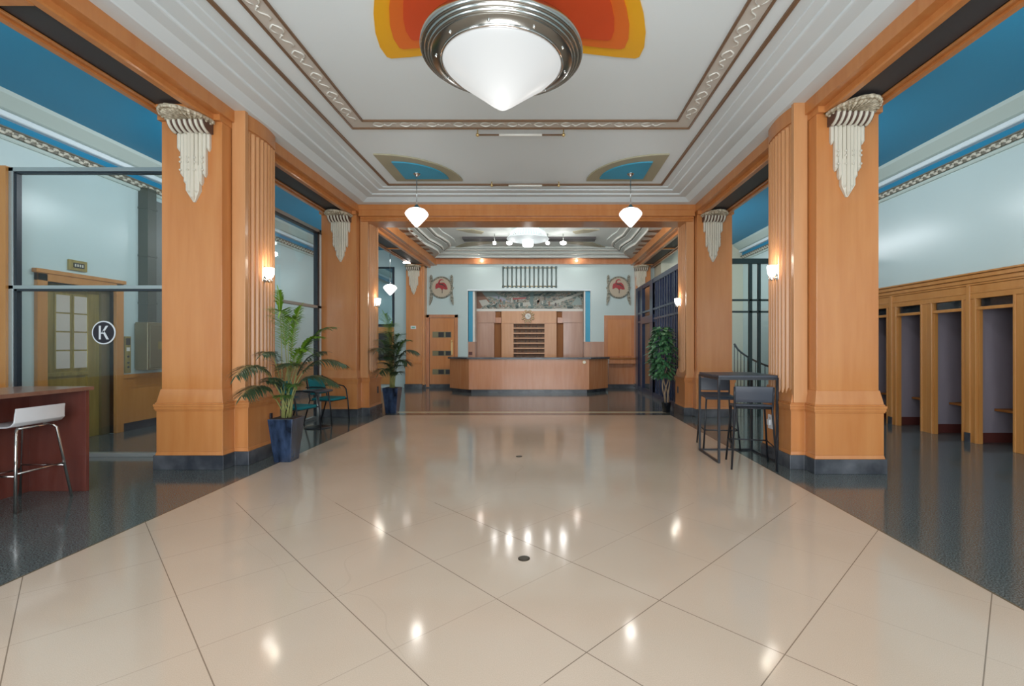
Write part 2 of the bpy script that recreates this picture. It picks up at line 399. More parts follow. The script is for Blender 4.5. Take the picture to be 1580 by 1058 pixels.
# blue reveals of the recess with a pale edge
f = MB(); zb = PZ(527,YB)
f.box(RX0, PX(730,YB), YB+.10, YB+.5, zb, RZ, 0).box(PX(729,YB), PX(732,YB), YB+.08, YB+.5, zb, RZ, 1)
f.box(PX(903.5,YB), RX1-.02, YB+.10, YB+.5, zb, RZ, 0).box(PX(901.5,YB), PX(903.5,YB), YB+.08, YB+.5, zb, RZ, 1)
f.box(RX0-.02, RX0, YB-.012, YB+.12, zb, RZ, 1).box(RX1-.02, RX1, YB-.012, YB+.12, zb, RZ, 1).box(RX0-.02, RX1, YB-.02, YB+.12, RZ-.035, RZ+.015, 2)
struct(f.build('trim_5', [bluel_m, relief_m, pale_m]))
f = MB().box(RX0, PX(732,YB), YB+.06, YB+.5, 0, zb, 0)
f.box(PX(901.5,YB), RX1, YB+.06, YB+.5, 0, zb, 0)
f.box(RX1, PX(932,YB), YB-.03, YB, .15, zb-.01, 0).box(RX1-.04, PX(932,YB), YB-.045, YB, zb-.05, zb, 0)
struct(f.build('trim_6', wood_p))
struct(MB().box(L3-.2, RX0+.2, YB-.05, YB, 0, .12).box(RX1-.2, RW, YB-.05, YB, 0, .12).build('baseboard_back', black_stone))
# wood cornice on the far wall
f = MB(); zc0, zc1 = PZ(407,YB), PZ(396.5,YB)
f.box(-4.2, 3.3, YB-.10, YB, zc0, zc1-.04).box(-4.2, 3.3, YB-.14, YB, zc1-.06, 4.36).box(-4.2, 3.3, YB-.12, YB, zc0-.02, zc0+.03)
struct(f.build('trim_7', wood_c))
for i, px in enumerate((743, 890)):
    o = MB().lathe([(.07,0),(.07,-.02),(.05,-.025),(.0001,-.03)], 16).build('spotlight', spot_m, loc=(PX(px,YB), YB-.30, 4.30))
    tag(o, ('small round recessed spotlight above the far wall, left one','small round recessed spotlight above the far wall, right one')[i], 'spotlight', 'spotlights at the far wall cornice')

# ------------------------------------------------------------------ piers
def make_pier(s, label):
    """local: x = s*a outward from the nave face, y = b along the hall"""
    t = thing('wooden_pillar', label, 'pillar')
    S = lambda pts: [(s*a, b) for a, b in pts]
    plinth = [(.16,0),(.95,0),(.95,.92),(0,.92),(0,.20),(.16,.20)]
    def ins(o): return [(.16+o,o),(.95-o,o),(.95-o,.92-o),(o,.92-o),(o,.20+o),(.16+o,.20+o)]
    MB().prism(S(plinth), 0, .16).build('plinth', black_stone, t, .004)
    f = MB().prism(S(ins(.012)), .16, .20, top=S(ins(.022))).prism(S(ins(.022)), .20, .66)
    f.prism(S(ins(.012)), .66, .675).prism(S(ins(.005)), .675, .705).prism(S(ins(.0)), .705, .735).prism(S(ins(.012)), .735, .75)
    f.prism(S([(.18,.02),(.93,.02),(.93,.90),(.02,.90),(.02,.22),(.18,.22)]), .75, .90, top=S([(.205,.045),(.9,.045),(.9,.88),(.06,.88),(.06,.25),(.205,.25)]))
    f.build('base', wood, t, .003)
    # shaft and nave-side flange
    f = MB().prism(S([(.21,.05),(.89,.05),(.89,.87),(.21,.87)]), .88, 3.925)
    f.prism(S([(.12,.24),(.30,.24),(.30,.84),(.12,.84)]), .86, 4.2)
    f.build('shaft', wood, t, .004)
    # fluted panel, convex towards the nave
    def arc(b): q = (b-.56)/.34; return .045 + .045*q*q
    out = [(.20,.215),(.055,.215),(.055,.265)]; N = 8; b0 = .275; pitch = (.885-b0)/N
    out2 = []
    for k in range(N):
        c = b0+pitch*k
        a_ = arc(c+pitch/2)
        out2 += [(a_+.035, c), (a_+.012, c+.008)]
        out2 += [(a_-.018*math.sin(PI*j/4)+.002, c+.008+(pitch-.028)*j/4) for j in range(1,4)]
        out2 += [(a_+.012, c+pitch-.02), (a_+.035, c+pitch-.012)]
    out2 += [(arc(.89)+.03,.885),(.20,.885)]
    f = MB().prism(S([(.20,.222),(.085,.222),(.085,.27)]+out2), .84, 3.92)
    f.build('fluted_panel', wood_l, t)
    f = MB().prism(S([(.20,.205),(.045,.205),(.045,.262),(.20,.262)]), .75, 4.19)
    f.build('fillet', wood_l, t, .004)
    cap = lambda e: [(.20,.24)]+[(arc(b)-e+.01, b) for b in [.262+.64*j/10 for j in range(11)]]+[(.20,.902)]
    f = MB().prism(S(cap(.0)), 3.88, 3.95).prism(S(cap(.012)), 3.95, 4.14).prism(S(cap(.03)), 4.14, 4.20)
    f.prism(S(cap(-.01)), .83, .88)
    f.build('fluted_cap', wood, t, .003)
    return t
piers = {}
pl = make_pier(-1, 'honey-coloured wooden pillar with fluted side and black plinth, nearest on the left behind the stool'); pl.location = (U(3.10,-1), 5.30, 0)
dup(pl, (U(3.10,-1), 9.14, 0), label='honey-coloured wooden pillar behind the teal chairs, second on the left')
pr_ = make_pier(1, 'honey-coloured wooden pillar with fluted side and black plinth, nearest on the right beside the bar table'); pr_.location = (U(3.10,1), 5.12, 0)
dup(pr_, (U(3.10,1), 9.14, 0), label='honey-coloured wooden pillar beside the leafy potted ficus, second on the right')
# flat engaged pillars by the reception wall
def flat_pier(x0, x1, y0, label):
    t = thing('wall_pillar', label, 'pillar', (x0, y0, 0)); wd = x1-x0; d = YB-y0-.005
    MB().box(0, wd, 0, d, 0, .15).build('plinth', black_stone, t)
    f = MB().box(.02, wd, .02, d, .15, .80).box(0, wd, 0, d, .80, .84).box(.04, wd, .04, d, .84, 4.0)
    f.build('shaft', wood, t, .004); return t
flat_pier(PX(624,15.1), PX(651,15.1), 15.1, 'flat wooden wall pillar left of the door with striped windows')
flat_pier(PX(980,15.2), PX(990,15.2)+.3, 15.2, 'flat wooden wall pillar partly hidden behind the navy metal gate')
# stepped jamb between left wall pillar and the door
struct(MB().box(PX(651,15.2), PX(655,15.2), 15.2, YB, .12, 4.05).box(PX(655,15.3), L3+.01, 15.3, YB, .12, 4.05).build('trim_8', wood_l))
# black slots and outlets on pillar bases
for i, (x, y, z, lb) in enumerate(((U(3.10,-1)-.02, 5.98, .47, 'small black slot plate on the near left pillar base behind the palm'),
                               (U(3.10,-1)-.02, 9.83, .47, 'small black slot plate on the second left pillar base'),
                               (U(3.10,1)+.02, 9.83, .47, 'small black slot plate on the second right pillar base'))):
    o = MB().box(-.012, .012, -.025, .025, -.07, .07).build('slot_plate', k_black, None, .004, (x,y,z)); tag(o, lb, 'wall plate', 'black slot plates')
t = thing('wall_outlet', 'white electrical outlet on the pillar base behind the black bar stools', 'outlet', (U(3.10,1)+.015, 5.80, .46))
MB().box(-.012,.008,-.055,.055,-.085,.085).build('cover_plate', white_p, t, .003)
MB().box(-.04,-.012,-.03,.03,-.04,.03).build('plug', white_p, t, .006)
MB().box(-.015,-.011,-.012,.012,.038,.055).build('socket', alu, t)

# ------------------------------------------------------------------ beams
for s in (-1, 1):
    S = lambda pts: [(U(u, s), z) for u, z in pts]
    f = MB()
    f.prism(S([(3.27,3.985),(3.27,4.20),(3.45,4.55),(3.88,4.55),(3.88,3.94),(3.77,3.94),(3.77,4.0),(3.45,4.0),(3.45,3.92),(3.385,3.92),(3.37,3.93),(3.37,3.985)]), YF, YB, 'y')
    f.prism(S([(3.84,3.915),(3.90,3.915),(3.90,4.0),(3.84,4.0)]), YF, YB, 'y')
    f.prism(S([(3.77,3.925),(3.79,3.925),(3.79,3.96),(3.77,3.96)]), YF, YB, 'y')
    for y in (1.4, 3.42 if s < 0 else 2.6, 5.00, 6.35, 8.95, 10.3, 12.4, 14.9): f.box(*sorted((U(3.45,s), U(3.78,s))), y, y+.09, 3.915, 4.0)
    y0s = 5.32 if s < 0 else 5.14
    f.box(*sorted((U(3.30,s), U(4.0,s))), y0s-.02, y0s+.9, 3.92, 3.99).box(*sorted((U(3.30,s), U(4.0,s))), 9.12, 10.04, 3.92, 3.99)
    struct(f.build('beam_side' if False else 'trim_%d'%(9 if s<0 else 10), wood))
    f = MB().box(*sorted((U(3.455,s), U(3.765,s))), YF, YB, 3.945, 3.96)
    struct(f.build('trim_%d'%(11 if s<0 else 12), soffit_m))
# cross beam before the reception bay
f = MB(); xa, xb = U(3.27,-1), U(3.27,1)
f.prism([(9.20,3.91),(9.20,4.40),(9.80,4.40),(9.80,3.83),(9.32,3.83),(9.30,3.84),(9.30,3.86),(9.27,3.88),(9.27,3.91)], xa, xb, 'x')
f.prism([(9.185,4.03),(9.185,4.14),(9.21,4.14),(9.21,4.03)], xa, xb, 'x')
f.box(xa, xb, 9.18, 9.21, 3.905, 3.93)
struct(f.build('trim_13', wood))
for s in (-1,1):                                       # corner pilaster above the second piers
    pass

# ------------------------------------------------------------------ main ceiling
CX0, CX1, CY0, CY1 = U(3.275,-1), U(3.275,1), -2.34, 9.19
f = MB(); f.loop(CX0, CX1, CY0, CY1, [(0,4.13),(.0,4.125),(.17,4.125),(.185,4.135),(.27,4.18),(.28,4.186),(.41,4.184),(.425,4.188),(.435,4.205),(.60,4.203),(.61,4.207),(.62,4.222),(.72,4.222),(.73,4.235),(.875,4.235)])
struct(f.build('trim_14', cove_m))
f = MB().poly([(CX0+.87,CY0+.87,MZ+.01),(CX1-.87,CY0+.87,MZ+.01),(CX1-.87,CY1-.87,MZ+.01),(CX0+.87,CY1-.87,MZ+.01)])
f.box(CX0-.2, CX1+.2, CY0-.1, CY1+.3, 4.45, 4.55)
struct(f.build('ceiling', ceil_m))
f = MB(); f.loop(CX0, CX1, CY0, CY1, [(.85,4.235),(.85,4.212),(.862,4.202),(.878,4.202),(.89,4.212),(.89,4.235)])
bx0, bx1, by0, by1 = -2.49, 1.89, .70, 6.16
for d in (0, .205):
    f.loop(bx0, bx1, by0, by1, [(d-.012,4.235),(d-.012,4.212),(d,4.204),(d+.012,4.212),(d+.012,4.235)])
struct(f.build('trim_15', bronze))
f = MB(); f.loop(bx0, bx1, by0, by1, [(.012,4.226),(.195,4.226)])
def sprig(cx, cy, ang, k):
    for sg in (-1, 1):
        pts = []
        for j in range(6):
            tt = j/5; x = .13*tt; y = sg*(.055*math.sin(PI*tt*.9)); pts.append((cx+x*math.cos(ang)-y*math.sin(ang), cy+x*math.sin(ang)+y*math.cos(ang), 4.222))
        f.tube(pts, [.004,.008,.010,.009,.006,.003], 5, 1)
    x, y = .15, .0
    f.ball((cx+x*math.cos(ang), cy+x*math.sin(ang), 4.222), .014, sz=.5, u=6, v=4, mi=1)
    pts = [(cx+(.15+.17*q)*math.cos(ang)-(.04*math.sin(q*PI*2))*math.sin(ang), cy+(.15+.17*q)*math.sin(ang)+(.04*math.sin(q*PI*2))*math.cos(ang), 4.222) for q in (0,.2,.4,.6,.8,1)]
    f.tube(pts, [.004,.007,.007,.007,.006,.003], 5, 1)
n = 14
for k in range(n):
    y = by0+.15+(by1-by0-.3)*k/n
    sprig(bx0+.1, y, PI/2, k); sprig(bx1-.1, y, PI/2, k)
for k in range(11):
    x = bx0+.3+(bx1-bx0-.6)*k/11
    sprig(x, by1-.1, 0, k); sprig(x, by0+.1, 0, k)
struct(f.build('trim_16', [band_m, relief_m]))
# painted relief behind the chandelier
CHX, CHY = -.30, 3.43
def med(sc, off):
    Q = [(0,1.06),(.25,1.07),(.47,1.10),(.70,1.145),(1.0,1.20),(1.20,1.225),(1.235,1.20),(1.25,1.05),(1.22,.84),(1.15,.6),(1.07,.40),(1.0,.2)]
    Q = Q[::-1]; Q2 = [(-x, y) for x, y in Q[::-1]][1:]; Q3 = [(-x, -y) for x, y in Q]; Q4 = [(x, -y) for x, y in Q[::-1]][1:]
    pts = [(CHX+x*sc, CHY+y*sc) for x, y in Q+Q2+Q3+Q4]
    return pts
t = thing('ceiling_medallion', 'red, orange and yellow fan-shaped ceiling medallion around the big chandelier', 'ceiling medallion', (0,0,0))
MB().prism(med(1,0), MZ-.004, MZ+.01).build('outer_fan', yellow_m, t, label='yellow outer fan')
MB().prism(med(.86,0), MZ-.02, MZ+.01).build('middle_fan', orange_m, t, label='orange middle fan')
MB().prism(med(.74,0), MZ-.032, MZ+.01).build('inner_fan', red_m, t, label='red-orange inner fan')
# corner fans
for s in (-1, 1):
    cx, cy = U(2.19, s), 8.12
    def fan(c0, c1, r, z0):
        pts = [(c0, c1)] + [(c0 - s*r*math.cos(a), c1 - r*math.sin(a)) for a in [PI/2*j/14 for j in range(15)]]
        return MB().prism(pts, z0, MZ+.01)
    t = thing('corner_fan', 'khaki quarter-circle ceiling fan relief with blue centre, '+('left' if s<0 else 'right')+' far corner', 'ceiling relief', (0,0,0), 0, 'corner fans of the ceiling')
    fan(cx, cy, 1.13, MZ-.012).build('fan_field', khaki_m, t)
    fan(cx-s*.19, cy-.15, .73, MZ-.03).build('fan_centre', bluel_m, t, label='light blue centre')
# rails with end knobs on the ceiling
for i, (y, x0, x1) in enumerate(((6.22, -.87, .26), (8.20, -.90, .26))):
    t = thing('ceiling_rail', ('thin bronze rail with knob ends beside the patterned ceiling band','thin bronze rail with knob ends near the far ceiling edge')[i], 'rail', (x0, y, MZ-.06), 0, 'bronze ceiling rails')
    L = x1-x0
    MB().tube([(0,0,0),(L,0,0)], .012, 8).build('rod', bronze, t)
    for x in (0, L): MB().ball((x,0,0), .024).tube([(x,0,0),(x,0,.07)], .008, 6).build('knob', gold, t)
    MB().tube([(L*.25,0,0),(L*.75,0,0)], .017, 8).build('sleeve', relief_m, t)

# ------------------------------------------------------------------ chandelier
t = thing('chandelier', 'large round chrome chandelier with pointed white opal glass bowl', 'chandelier', (CHX, CHY, 0))
f = MB().lathe([(.30,3.62),(.45,3.60),(.54,3.565),(.572,3.54),(.580,3.52),(.582,3.50),(.576,3.484),(.566,3.478),(.560,3.481),(.557,3.489),(.554,3.480),(.549,3.468),(.542,3.464),(.536,3.467),(.533,3.474),(.530,3.465),(.525,3.455),(.519,3.452),(.514,3.455),(.511,3.459),(.508,3.450),(.503,3.446),(.450,3.432),(.425,3.430),(.425,3.45)], 72)
f.build('rim', nickel, t)
f = MB().lathe([(.25,3.60),(.27,3.70),(.24,3.74),(.24,3.95),(.30,3.99),(.30,4.05),(.18,4.08),(.18,4.18)], 48); f.build('housing', chrome, t)
f = MB().lathe([(.442,3.435),(.440,3.424),(.431,3.418),(.423,3.422),(.419,3.445)], 64); f.build('collar', chrome, t)
f = MB().lathe([(.420,3.45),(.421,3.43),(.413,3.412),(.392,3.390),(.36,3.358),(.27,3.290),(.17,3.213),(.08,3.143),(.035,3.113),(.015,3.104),(.002,3.101)], 64); f.build('glass_bowl', shade_m, t)
for k in range(10):
    a = 2*PI*(k+.35)/10
    MB().ball((.470*math.cos(a), .470*math.sin(a), 3.432), .009).build('bolt', chrome, t)
# pendants
def pendant(loc, label, drop=0):
    t = thing('pendant_lamp', label, 'pendant lamp', loc, 0, 'pointed white pendants')
    MB().lathe([(.06,drop),(.058,drop-.012),(.03,drop-.03),(.012,drop-.05)], 20).build('canopy', chrome, t)
    MB().tube([(0,0,-.03+drop),(0,0,-.53)], .006, 6).build('cord', nickel, t)
    MB().lathe([(.012,-.50),(.03,-.52),(.055,-.545),(.075,-.57),(.075,-.58)], 20).build('cap', nickel, t)
    MB().lathe([(.075,-.565),(.13,-.585),(.172,-.625),(.187,-.655),(.180,-.68),(.14,-.735),(.07,-.815),(.02,-.865),(.003,-.872)], 32).build('glass_shade', pend_m, t)
    return t
pd = pendant((-2.07, 7.71, MZ-.03), 'pointed white glass pendant hanging from the left corner fan')
dup(pd, (1.415, 7.71, MZ-.03), label='pointed white glass pendant hanging from the right corner fan')

# ------------------------------------------------------------------ corbels
def corbel(loc, label):
    """faces -y; origin at the shaft face under the beam"""
    t = thing('plaster_corbel', label, 'corbel', loc, 0, 'cream corbels on the pillars')
    # fan shell lying under the beam
    f = MB(); N = 40; pts = []
    for i in range(N+1):
        a = PI + PI*i/N; r = 1+.035*abs(math.sin(9*a)); pts.append((.235*r*math.cos(a), -.02+.40*r*math.sin(a)))
    f.prism(pts, -.035, .0)
    for i in range(17):
        a = PI+PI*(i+.5)/17
        f.tube([(.05*math.cos(a), -.02+.08*math.sin(a), -.036), (.22*math.cos(a), -.02+.38*math.sin(a), -.040)], [.006,.014], 5)
        f.ball((.235*math.cos(a), -.02+.40*math.sin(a), -.022), .022, u=6, v=4)
    f.build('shell', cream_d, t)
    # ribbed scroll
    f = MB(); g = MB()
    path = [(-.30+.30*math.sin(q), -.25+.215*math.cos(q)) for q in [PI/2*j/8 for j in range(9)]]
    path = [(-(.055+.17*(1-math.sin(q))), -.245+.21*(1-math.cos(q))) for q in [PI/2*j/8 for j in range(9)]][::-1]
    # path: from outer top to wall bottom
    prof = lambda q, e: (-(.05+.11*math.cos(q)**1.2)-e, -.035-.105*math.sin(q))
    base = [(0,-.035)] + [prof(PI/2*j/8, 0) for j in range(9)] + [(0,-.14)]
    g.prism(base, -.205, .205, 'x')
    g.build('scroll_core', groove_m, t, label='dark brown grooves')
    for k in range(7):
        x = -.18+.06*k
        f.tube([(x, *prof(PI/2*j/8, .004)) for j in range(9)], .017, 6)
    f.build('scroll_ribs', cream, t)
    # stepped cascade
    f = MB()
    tiers = ((-.235,-.46,.165,.075),(-.30,-.60,.145,.09),(-.36,-.66,.125,.075),(-.36,-.74,.095,.095))
    n = 9
    lens = [.33,.59,.68,.79,.86,.79,.68,.59,.33]
    for k in range(n):
        x = -.165+.33*k/(n-1); L = lens[k]-.03*(k in (0,8)); d = .045+.03*(1-abs(k-4)/4)
        f.prism([(x-.0185, 0),(x-.0185,-d*.7),(x,-d),(x+.0185,-d*.7),(x+.0185,0)], -.13, -L)
        f.prism([(x-.0185, 0),(x-.0185,-d*.7),(x,-d),(x+.0185,-d*.7),(x+.0185,0)], -L, -L-.035, top=[(x-.003,0),(x-.003,-d*.3),(x,-d*.4),(x+.003,-d*.3),(x+.003,0)])
    for k in (1,3,5,7):
        x = -.165+.33*k/(n-1)
        for z in (-.42,-.47,-.56): f.ball((x,-.065,z), .013, u=6, v=4)
    f.prism([(-.14,0),(-.14,-.035),(.14,-.035),(.14,0)], -.13, -.50)
    f.prism([(-.075,0),(-.075,-.045),(.075,-.045),(.075,0)], -.5, -.78)
    f.prism([(-.075,0),(-.075,-.045),(.075,-.045),(.075,0)], -.78, -.905, top=[(-.01,0),(-.01,-.02),(.01,-.02),(.01,0)])
    f.build('cascade', cream, t)
    return t
cb = corbel((U(3.61,-1), 5.35, 3.915), 'cream plaster corbel with fan shell and stepped drops on the near left pillar')
for x, y, lb in ((U(3.63,1), 5.168, 'cream plaster corbel with fan shell and stepped drops on the near right pillar'),
                 (U(3.61,-1), 9.19, 'cream plaster corbel on the second left pillar above the teal chairs'),
                 (U(3.61,1), 9.19, 'cream plaster corbel on the second right pillar above the bar table'),
                 (PX(638,15.1), 15.14, 'cream plaster corbel on the wall pillar left of the far door'),
                 (PX(988,15.2)+.02, 15.24, 'cream plaster corbel seen above the navy metal gate')):
    dup(cb, (x, y, 3.915), label=lb)

# ------------------------------------------------------------------ sconces on the fluted panels
def sconce(s, loc, label):
    t = thing('wall_sconce', label, 'sconce', loc, 0, 'glowing sconces on the pillars')
    q = -s
    MB().box(*sorted((0, q*.015)), -.035, .035, -.09, .10).build('back_plate', chrome, t, .006)
    MB().tube([(0,0,-.05),(q*.05,0,-.075),(q*.07,0,-.04)], .009, 6).build('arm', chrome, t)
    MB().lathe([(.022,-.045),(.04,-.03),(.052,.0),(.056,.05),(.056,.08),(.045,.08)], 20, (q*.075,0,0)).build('glass_shade', sconce_m, t)
    f = MB()
    for k in range(5):
        a = 2*PI*k/5; f.tube([(q*.075+.02*math.cos(a), .02*math.sin(a), -.04), (q*.075+.035*math.cos(a), .035*math.sin(a), -.07), (q*.075+.03*math.cos(a), .03*math.sin(a), -.10)], [.006,.008,.003], 6)
    f.ball((q*.075,0,-.085), .014); f.build('prongs', chrome, t)
    return t
sc = sconce(-1, (U(3.145,-1), 5.86, 2.27), 'glowing glass wall sconce on the fluted face of the near left pillar')
dup(sc, (U(3.145,-1), 9.70, 2.27), label='glowing glass wall sconce on the second left pillar')
sc = sconce(1, (U(3.145,1), 5.68, 2.27), 'glowing glass wall sconce on the fluted face of the near right pillar')
dup(sc, (U(3.145,1), 9.70, 2.27), label='glowing glass wall sconce on the second right pillar')
for x, y in ((U(3.0,-1),5.86),(U(3.0,-1),9.70),(U(3.0,1),5.68),(U(3.0,1),9.70)): point('sconce_light', (x,y,2.42), 2.0, (1,.90,.74), .05)

# ------------------------------------------------------------------ reception bay ceiling
ZB = 4.20
def bay_loop(d):
    x0, x1, y0, y1 = -3.30+d, 2.55-d, 10.25+d*.6, YB-.35-d*.9
    pts = []
    for cx, cy, sx, sy in ((x0,y0,1,1),(x1,y0,-1,1),(x1,y1,-1,-1),(x0,y1,1,-1)):
        # S-shaped corner
        P = [(0,1.5),(.02,1.15),(.12,.85),(.28,.65),(.36,.45),(.30,.25),(.25,.0)]
        if sy < 0: P = [(-.22,0.0),(-.05,.35),(.10,.7),(.14,1.1),(.08,1.6),(0,2.0)]; P = P[::-1]
        c = [(cx+sx*a, cy+sy*b) for a, b in P]
        if (sx,sy) in ((-1,1),(1,-1)): c = c[::-1]
        pts += c
    return pts
f = MB()
zs = [(0,ZB),(0,ZB+.05),(.12,ZB+.05),(.12,ZB+.085),(.17,ZB+.085),(.17,ZB+.13),(.34,ZB+.13),(.34,ZB+.16),(.42,ZB+.16),(.42,ZB+.20),(.60,ZB+.20),(.60,ZB+.23)]
rings = [[f.bm.verts.new((x, y, z)) for x, y in bay_loop(d)] for d, z in zs]
for A, B in zip(rings, rings[1:]):
    for i in range(len(A)): f.bm.faces.new((A[i], A[(i+1)%len(A)], B[(i+1)%len(A)], B[i]))
f.bm.faces.new(rings[-1])
# soffit around the loop
outer = [(-3.62,9.8),(2.96,9.8),(2.96,YB),(-3.62,YB)]
q = bay_loop(0); m_ = len(q)
O = [f.bm.verts.new((min(max(x, -3.62) if abs(x+.33)<3.4 else x, 2.96), y, ZB)) for x, y in q]
ring0 = rings[0]
def proj(x, y):
    cx, cy = -.33, 12.65; dx, dy = x-cx, y-cy
    k = min(3.29/abs(dx) if dx else 9, (2.85 if dy > 0 else 2.85)/abs(dy) if dy else 9); return (cx+dx*k, cy+dy*k, ZB)
for v, (x, y) in zip(O, q): v.co = proj(x, y)
for i in range(m_): f.bm.faces.new((ring0[i], ring0[(i+1)%m_], O[(i+1)%m_], O[i]))
rd = MB()
for d, z in ((.0,ZB+.0),(.17,ZB+.085),(.42,ZB+.16)):
    P_ = [(x, y, z) for x, y in bay_loop(d)]; rd.tube(P_, .022, 6, 0, closed=True)
for d, z in ((.12,ZB+.075),(.34,ZB+.155)): rd.tube([(x, y, z) for x, y in bay_loop(d)], .012, 5, 1, closed=True)
struct(rd.build('trim_21', [relief_m, orn_m]))
struct(f.build('ceiling', mat('bay_ceiling', (.64,.68,.65), .5)))
struct(MB().box(-4.3, 3.7, 9.75, YB, 4.45, 4.55).box(U(3.27,-1)-.2, U(3.22,-1)+.05, 9.8, YB, 4.0, 4.3).box(U(3.22,1)-.05, U(3.27,1)+.2, 9.8, YB, 4.0, 4.3).build('trim_17', wood))
# fan stripes in the soffit corners
for s in (-1, 1):
    f = MB()
    for k in range(7):
        y = 10.9+.55*k; x0 = U(3.2, s); f.prism([(x0, y),(x0-s*(.34-.03*k), y+.10),(x0-s*(.34-.03*k), y+.24),(x0, y+.32)], ZB-.012, ZB+.005)
    struct(f.build('trim_%d'%(18 if s<0 else 19), bronze))
# dark slots and khaki wedges on the bay ceiling
ZI = ZB+.23
BX, BY = PX(814.5,12.3), 12.3
t = thing('ceiling_slot', 'long dark ventilation slot across the reception ceiling, both sides of the rod chandelier', 'ceiling vent', (BX, BY, ZI))
for s in (-1, 1): MB().box(*sorted((s*.50, s*1.88)), .95, 1.35, -.05, 0).build('slot_panel', soffit_m, t)
def onbay(px, py, s):
    Y = (ZI-H)*F/(CY-py); x = PX(px, Y)-PX(814.5, Y); return (-s*x, Y-BY)
for i, s in enumerate((-1, 1)):
    o = thing('ceiling_wedge', 'pair of khaki painted wedges on the reception ceiling '+('left' if s<0 else 'right')+' of the rod chandelier', 'ceiling relief', (BX,BY,ZI))
    MB().prism([onbay(*p, s) for p in ((695,382),(717,374),(756,371.5),(768,373),(740,376.5))], -.02, 0).build('far_wedge', khaki_m, o)
    MB().prism([onbay(*p, s) for p in ((704,353.6),(728,353.2),(746,357),(742,360),(722,358))], -.02, 0).build('near_wedge', khaki_m, o)
t = thing('rod_chandelier', 'round chandelier of hanging glass rods with white cylinder lamp over reception', 'chandelier', (BX, BY, 0))
f = MB()
for k in range(44):
    a = 2*PI*k/44; f.tube([(.50*math.cos(a), .50*math.sin(a), 4.17),(.44*math.cos(a), .44*math.sin(a), 4.33)], .011, 5)
f.build('glass_rods', mat('rod_glass', (.75,.85,.85), .1, emit=(.85,.95,1), es=.5), t)
MB().lathe([(.36,4.34),(.40,4.36),(.30,4.40),(.30,4.43)], 32).build('crown', mat('rod_crown', (.6,.75,.75), .2, emit=(.8,.95,1), es=.6), t)
MB().lathe([(.54,4.17),(.55,4.15),(.50,4.13),(.30,4.10),(.14,4.08)], 40).build('dish', pale_m, t)
MB().lathe([(.51,4.175),(.53,4.175),(.53,4.16),(.51,4.16)], 40).build('hoop', chrome, t)
MB().lathe([(.12,4.12),(.145,4.10),(.145,3.99),(.13,3.96),(.06,3.945)], 28).build('cylinder_shade', pend_m, t)
for k in range(4):
    px = (763, 786, 845, 869)[k]; Y = 12.6 if k%2 else 13.0; Y=12.9
    r = (.045,.08,.05,.085)[k]
    o = MB().lathe([(r,.05),(r,0),(r*.7,-.02),(.001,-.025)], 16).build('spotlight', spot_m, loc=(PX(px,Y), Y, PZ(376,Y)))
    MB().tube([(0,0,.04),(0,0,ZI-PZ(376,Y))], .012, 6).build('stem', nickel, o)
    tag(o, ('small spotlight, leftmost of four hanging by the rod chandelier','bright spotlight just left of the cylinder lamp','small spotlight just right of the cylinder lamp','bright spotlight, rightmost of four hanging by the rod chandelier')[k], 'spotlight', 'spotlights around the rod chandelier')
for px, py_, Y_, pw2 in ((763,392,12.9,4),(786,392,12.9,8),(814.5,400,12.3,8),(845,392,12.9,4),(869,392,12.9,8)):
    point('spot_glow', (PX(px,Y_), Y_, PZ(py_,Y_)), pw2, (1,.99,.97), .07)
for px in (743, 890): point('spot_glow', (PX(px,YB), YB-.30, 4.18), 4, (1,.96,.9), .04)
point('chandelier_light', (CHX, CHY, 2.80), 12, (1,.97,.92), .15)
for x in (-2.07, 1.415): point('pendant_light', (x, 7.71, 3.26), 7, (1,.96,.9), .08)

# ------------------------------------------------------------------ far-wall fittings
def at(px, py, Y): return (PX(px,Y), Y, PZ(py,Y))
# door with striped windows
dz1 = PZ(490.5, YB); sx = 1/F*YB
t = struct(bpy.data.objects.new('door_1', None)); COL.objects.link(t); t.location = (DX0, YB-.02, 0)
dw = DX1-DX0; fz = PZ(485.5,YB)
MB().box(.012, dw-.012, -.02, .02, .03, dz1).build('door_leaf', wood, t, .004)
fr = MB().box(-.10, 0, -.05, .02, .03, fz).box(dw, dw+.10, -.05, .02, .03, fz).box(-.10, dw+.10, -.05, .02, dz1+.01, fz).build('door_frame', wood_c, t, .004)
for py0, py1 in ((512.3,520),(541.4,548),(570,576.7)):
    x0, x1 = PX(668.5,YB)-DX0, PX(696,YB)-DX0; z0, z1 = PZ(py1,YB), PZ(py0,YB)
    fm = MB().box(x0-.015, x1+.015, -.032, -.018, z0-.015, z1+.015).build('window_strip', steel_b, t)
    MB().box(x0, x1, -.036, -.030, z0, z1).build('pane', dark_in, fm); MB().box(x0, x0+.18, -.038, -.030, z0, z1).box(x0+.36,x0+.42, -.038, -.030, z0, z1).build('muntin', steel_b, fm)
MB().box(dw-.12, dw-.07, -.032, -.018, PZ(547,YB), PZ(524,YB)).ball((dw-.095,-.07,PZ(526,YB)), .03).tube([(dw-.095,-.02,PZ(526,YB)),(dw-.095,-.07,PZ(526,YB))], .012, 8).build('door_handle', gold, t)
o = MB().box(-.085,.085,-.02,.0,-.05,.05,0).box(-.05,.05,-.024,-.019,-.02,.02,1).build('wall_plate', [white_p, led_m], None, .004, (PX(638,15.14), 15.135, PZ(505,15.14)))
tag(o, 'small white plate with green mark on the wall pillar left of the door', 'wall plate')
